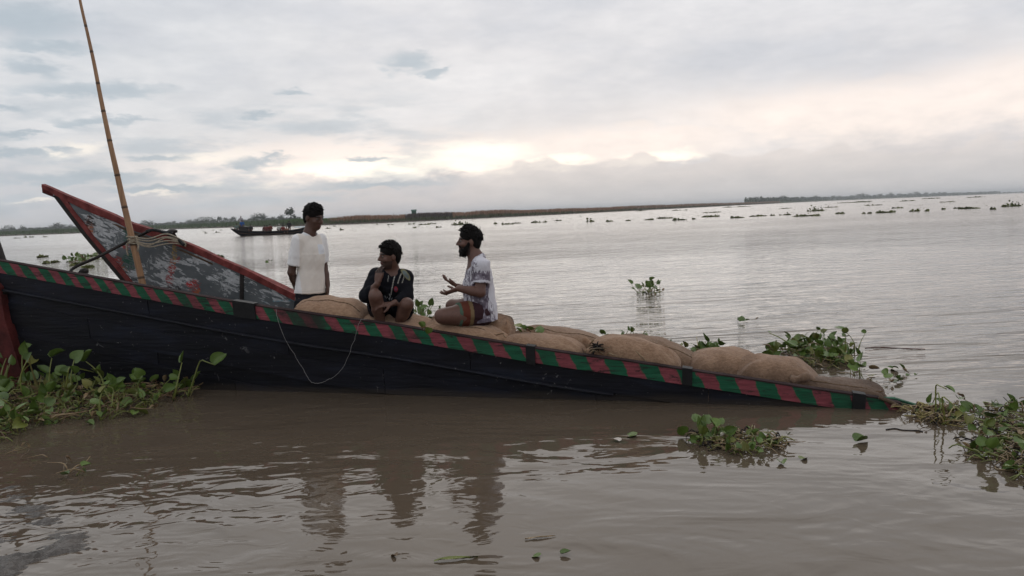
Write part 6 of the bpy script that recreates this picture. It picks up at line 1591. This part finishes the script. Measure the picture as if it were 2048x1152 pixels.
def small_person(kind):
    F = Sdf((-0.32, -0.42, -0.02), (0.32, 0.32, 1.75), 0.022); G = Sdf((-0.36, -0.42, -0.02), (0.36, 0.32, 1.75), 0.022)
    hz = 0.9 if kind == 'stand' else 0.14
    c = np.array([0, 0, hz + 0.70]); fr = head_frame((0.2, -1, 0)); add_head(F, c, fr, np.array([0, 0, hz + 0.54]))
    F.ell((0, 0, hz + 0.36), (0.17, 0.10, 0.20), None, 0.06); F.ell((0, 0, hz + 0.08), (0.16, 0.11, 0.14), None, 0.06)
    for s_ in (-1, 1):
        F.chain([np.array([0.19 * s_, 0, hz + 0.48]), np.array([0.25 * s_, -0.04, hz + 0.2]), np.array([0.18 * s_, -0.22, hz + 0.08])], [0.05, 0.045, 0.03], 0.03); F.ell((0.17 * s_, -0.27, hz + 0.07), (0.035, 0.05, 0.025), None, 0.03)
        if kind == 'stand': F.chain([np.array([0.09 * s_, 0, hz]), np.array([0.1 * s_, -0.02, 0.48]), np.array([0.1 * s_, 0, 0.07])], [0.085, 0.06, 0.04], 0.03); F.ell((0.1 * s_, -0.07, 0.03), (0.05, 0.12, 0.035), None, 0.03)
        else: F.chain([np.array([0.09 * s_, 0, hz]), np.array([0.2 * s_, -0.28, 0.32]), np.array([0.12 * s_, -0.30, 0.05])], [0.085, 0.065, 0.04], 0.03)
        G.chain([np.array([0.19 * s_, 0, hz + 0.48]), np.array([0.25 * s_, -0.04, hz + 0.22])], [0.07, 0.065], 0.03)
    G.ell((0, 0, hz + 0.38), (0.19, 0.125, 0.21), None, 0.05); G.ell((0, 0, hz + 0.1), (0.185, 0.135, 0.17), None, 0.05)
    hv = hair_mesh(np.zeros(3) + c, fr, 1.0, 2, 0.03, 0, 0.02, 1.05)
    return F.mesh(), G.mesh(), hv
KP = {k: small_person(k) for k in ('sit', 'stand')}
def passenger(label, px, py_top, kind, shirt_c, hair_c=None, dy=0.8, rz=0.0):
    (V, Q), (Vs, Qs), (Vh, Qh) = KP[kind]; h_ = 1.62 if kind == 'stand' else 0.97
    p = Fp(px, py_top, dy); o = finish('person', V, Q, M['skin'], np.zeros(3), None, SKIN1); o.location = (p[0], p[1], p[2] - h_); o.rotation_euler = (0, 0, rz)
    sh = finish('shirt', Vs, Qs, M['cloth'], np.zeros(3), o, shirt_c)
    hr = finish('hair' if hair_c is None else 'head_cloth', Vh, Qh, M['hair'] if hair_c is None else M['cloth'], np.zeros(3), o, hair_c or (0.01, 0.01, 0.01))
    tag(o, label, 'person', 'passengers on the far boat')
passenger('passenger in grey green sitting at the left end of the far boat', 473, 446.5, 'sit', (0.13, 0.17, 0.15), dy=0.5)
passenger('passenger in blue sitting high on the engine housing of the far boat', 483.5, 439.5, 'sit', (0.03, 0.10, 0.30), dy=0.8)
passenger('passenger with pale head cloth standing behind the one in blue', 481.5, 433.5, 'stand', (0.32, 0.30, 0.30), (0.4, 0.36, 0.34), dy=1.4)
passenger('dark clothed passenger sitting alone in the left third of the far boat', 501, 448.5, 'sit', (0.03, 0.03, 0.03), dy=0.5)
passenger('leftmost red shirted passenger in the middle of the far boat', 529, 449.5, 'sit', (0.10, 0.03, 0.028), dy=0.7)
passenger('red shirted passenger close beside the leftmost red one', 533.5, 449.5, 'sit', (0.12, 0.028, 0.028), dy=0.4)
passenger('passenger in orange red sitting slightly taller in mid boat', 540, 448.0, 'sit', (0.15, 0.05, 0.035), dy=0.7)
passenger('passenger in white sitting right of the middle of the far boat', 558, 447.5, 'sit', (0.55, 0.54, 0.50), (0.45, 0.44, 0.4), dy=0.6)
passenger('passenger in bright red between the white and the dark figure', 565.5, 449.5, 'sit', (0.17, 0.035, 0.03), dy=0.5)
passenger('passenger in pale orange sitting low towards the right of the far boat', 572.5, 452.5, 'sit', (0.20, 0.09, 0.06), dy=0.4)
passenger('dark passenger standing near the right end of the far boat', 578, 443.0, 'stand', (0.03, 0.028, 0.03), dy=0.9)

# ------------------------------------------------------------------ far trees, hut
def tree_meshes(h, w_, seed, n=420):
    r = np.random.default_rng(seed)
    pts = smooth_poly([(0, 0, -0.3), (0.03 * h, 0, 0.3 * h), (-0.02 * h, 0.02 * h, 0.62 * h), (0.02 * h, 0, 0.88 * h)], 2); lst = [(pts, np.linspace(0.035, 0.008, 7) * h)]
    cl = []
    for k in range(7):
        th = k * 2.4 + r.uniform(-0.3, 0.3); z0 = r.uniform(0.18, 0.7) * h; e = np.array([math.cos(th) * w_ * 0.36, math.sin(th) * w_ * 0.36, min(0.95 * h, z0 + r.uniform(0.08, 0.25) * h)])
        lst.append((np.array([[0, 0, z0], e * (0.5, 0.5, 1) - (0, 0, 0.04 * h), e]), np.array([0.013, 0.009, 0.004]) * h)); cl.append(e)
    cl.append(np.array([0, 0, 0.9 * h]))
    V, Q = [], []
    for k in range(n):
        c0 = cl[k % len(cl)] + r.normal(0, 1, 3) * np.array([w_ * 0.16, w_ * 0.16, h * 0.12]); a = nrm(r.normal(0, 1, 3)); b = nrm(np.cross(a, r.normal(0, 1, 3))); l1 = 0.055 * h * r.uniform(0.5, 1.3); o = len(V)
        V += [c0 - a * l1, c0 + b * l1 * .8, c0 + a * l1, c0 - b * l1 * .8]; Q.append((o, o + 1, o + 2, o + 3))
    VV, QQ, TT, o = [], [], [], 0
    for p_, r_ in lst:
        v, q, t = tube_data(p_, r_, 5); VV.append(v); QQ += [tuple(i + o for i in x) for x in q]; TT += [tuple(i + o for i in x) for x in t]; o += len(v)
    return np_mesh('trunk', np.vstack(VV), QQ, M['bark'], True, tris=TT), np_mesh('crown', V, Q, M['tree_leaf'], False)
TREES = [tree_meshes(1.0, ww, 60 + i) for i, ww in enumerate((0.9, 1.2, 0.7, 1.5, 1.0))]
RT = random.Random(9)
def tree(px, off, h, label, group, v=None):
    p = bank_at(px, off); tr, cr = TREES[RT.randrange(5) if v is None else v]
    t = empty('tree', (p[0], p[1], p[2] - 0.1)); t.rotation_euler = (0, 0, RT.uniform(0, 6.28)); t.scale = (h, h, h); tag(t, label, 'tree', group)
    for n_, me in (('trunk', tr), ('crown', cr)): o = bpy.data.objects.new(n_, me); COL.objects.link(o); o.parent = t
tree(582, 60, 5.5, 'lone slender tree on the far bank just left of the boy', None, 2)
tree(522, 160, 5.5, 'round dark tree on the far bank above the far boat', None, 1)
tree(403, 240, 6, 'dark bushy tree on the far bank right of the red rail', None, 3)
lx = sorted(px + RT.uniform(-4, 4) for px in (10, 28, 45, 70, 96, 104, 112, 120, 128, 140, 290, 300, 322, 340, 350, 362, 371, 380, 392, 412, 420, 431, 440, 449, 458, 468, 505, 512, 531, 548, 560))
for k, px in enumerate(lx):
    tree(px, RT.uniform(330, 520), RT.uniform(3.5, 7), nth(k + 1) + ' tree from the left in the hazy row on the left far bank', 'hazy trees of the left far bank')
rx = sorted(1520 + 380 * (k / 46) ** 0.9 + RT.uniform(-6, 6) for k in range(46))
for k, px in enumerate(rx):
    tree(px, RT.uniform(60, 300), RT.uniform(6, 11) * (1.15 if 1700 < px < 1860 else 0.9), nth(k + 1) + ' tree from the left in the tree line on the right horizon', 'trees of the right tree line')
# low scrub under the tree lines reads as one mass
sv, sq = [], []
def scrub(px0, px1, off0, off1, n, s0, s1, hz):
    for k in range(n):
        p = bank_at(RT.uniform(px0, px1), RT.uniform(off0, off1)); p[2] += RT.uniform(0.2, 1) ** 1.6 * hz
        a = nrm([RT.gauss(0, 1) for _ in range(3)]); b = nrm(np.cross(a, [RT.gauss(0, 1) for _ in range(3)])); s_ = RT.uniform(s0, s1); o = len(sv)
        sv.extend([p - a * s_, p + b * s_ * .7, p + a * s_, p - b * s_ * .7]); sq.append((o, o + 1, o + 2, o + 3))
scrub(-900, -150, 420, 700, 2500, 0.7, 1.8, 3.6); scrub(-150, 600, 420, 700, 5200, 0.7, 1.8, 3.6); scrub(1490, 2000, 80, 420, 5200, 0.9, 2.8, 6.5); scrub(1900, 2300, 100, 500, 1500, 0.8, 2.2, 3.5)
tag(obj('scrub', np_mesh('scrub', sv, sq, M['tree_leaf'], False)), 'low scrub in one mass below the far tree lines', 'scrub', kind='stuff')
# small hut on the reed bank
hp = bank_at(828, 22); hut = empty('hut', (hp[0], hp[1], hp[2])); tag(hut, 'small green hut standing in the reeds on the far bank', 'hut')
hm = simple('green_tin', (0.05, 0.12, 0.09), 0.6)
for (x0, x1, y0, y1) in ((-0.8, 0.8, -0.6, -0.55), (-0.8, 0.8, 0.55, 0.6), (-0.8, -0.75, -0.54, 0.54), (0.75, 0.8, -0.54, 0.54)):
    board('wall', [(x0, y0, 2.55), (x1, y0, 2.55)], [(x0, y0, -0.1), (x1, y0, -0.1)], (0, y1 - y0, 0), hm, hut)
for s_ in (-1, 1):
    board('roof', [(-0.95, 0.02 * s_, 3.0), (0.95, 0.02 * s_, 3.0)], [(-0.95, 0.8 * s_, 2.56), (0.95, 0.8 * s_, 2.56)], (0, 0, 0.05), hm, hut)
board('door', [(-0.25, -0.63, 1.9), (0.25, -0.63, 1.9)], [(-0.25, -0.63, 0.0), (0.25, -0.63, 0.0)], (0, 0.028, 0), M['dark_wood'], hut)
# ------------------------------------------------------------------ river haze
HAZE = 0.00028
def haze():
    x0, x1, y0, y1, z0, z1 = -8000, 8000, -70, 11000, -1.5, 26.0
    V = [(x, y, z) for z in (z0, z1) for y in (y0, y1) for x in (x0, x1)]
    Q = [(0, 2, 3, 1), (4, 5, 7, 6), (0, 1, 5, 4), (2, 6, 7, 3), (0, 4, 6, 2), (1, 3, 7, 5)]
    mt = bpy.data.materials.new('haze'); mt.use_nodes = True; w = NT(mt.node_tree)
    v = w.n('ShaderNodeVolumePrincipled'); v.inputs['Density'].default_value = HAZE; v.inputs['Color'].default_value = (0.92, 0.96, 1.0, 1); v.inputs['Anisotropy'].default_value = 0.2
    out = w.n('ShaderNodeOutputMaterial'); w.t.links.new(v.outputs[0], out.inputs['Volume'])
    tag(obj('haze', np_mesh('haze', V, Q, mt, False)), 'thin evening haze over the river', 'haze', kind='stuff')
if HAZE > 0: haze()
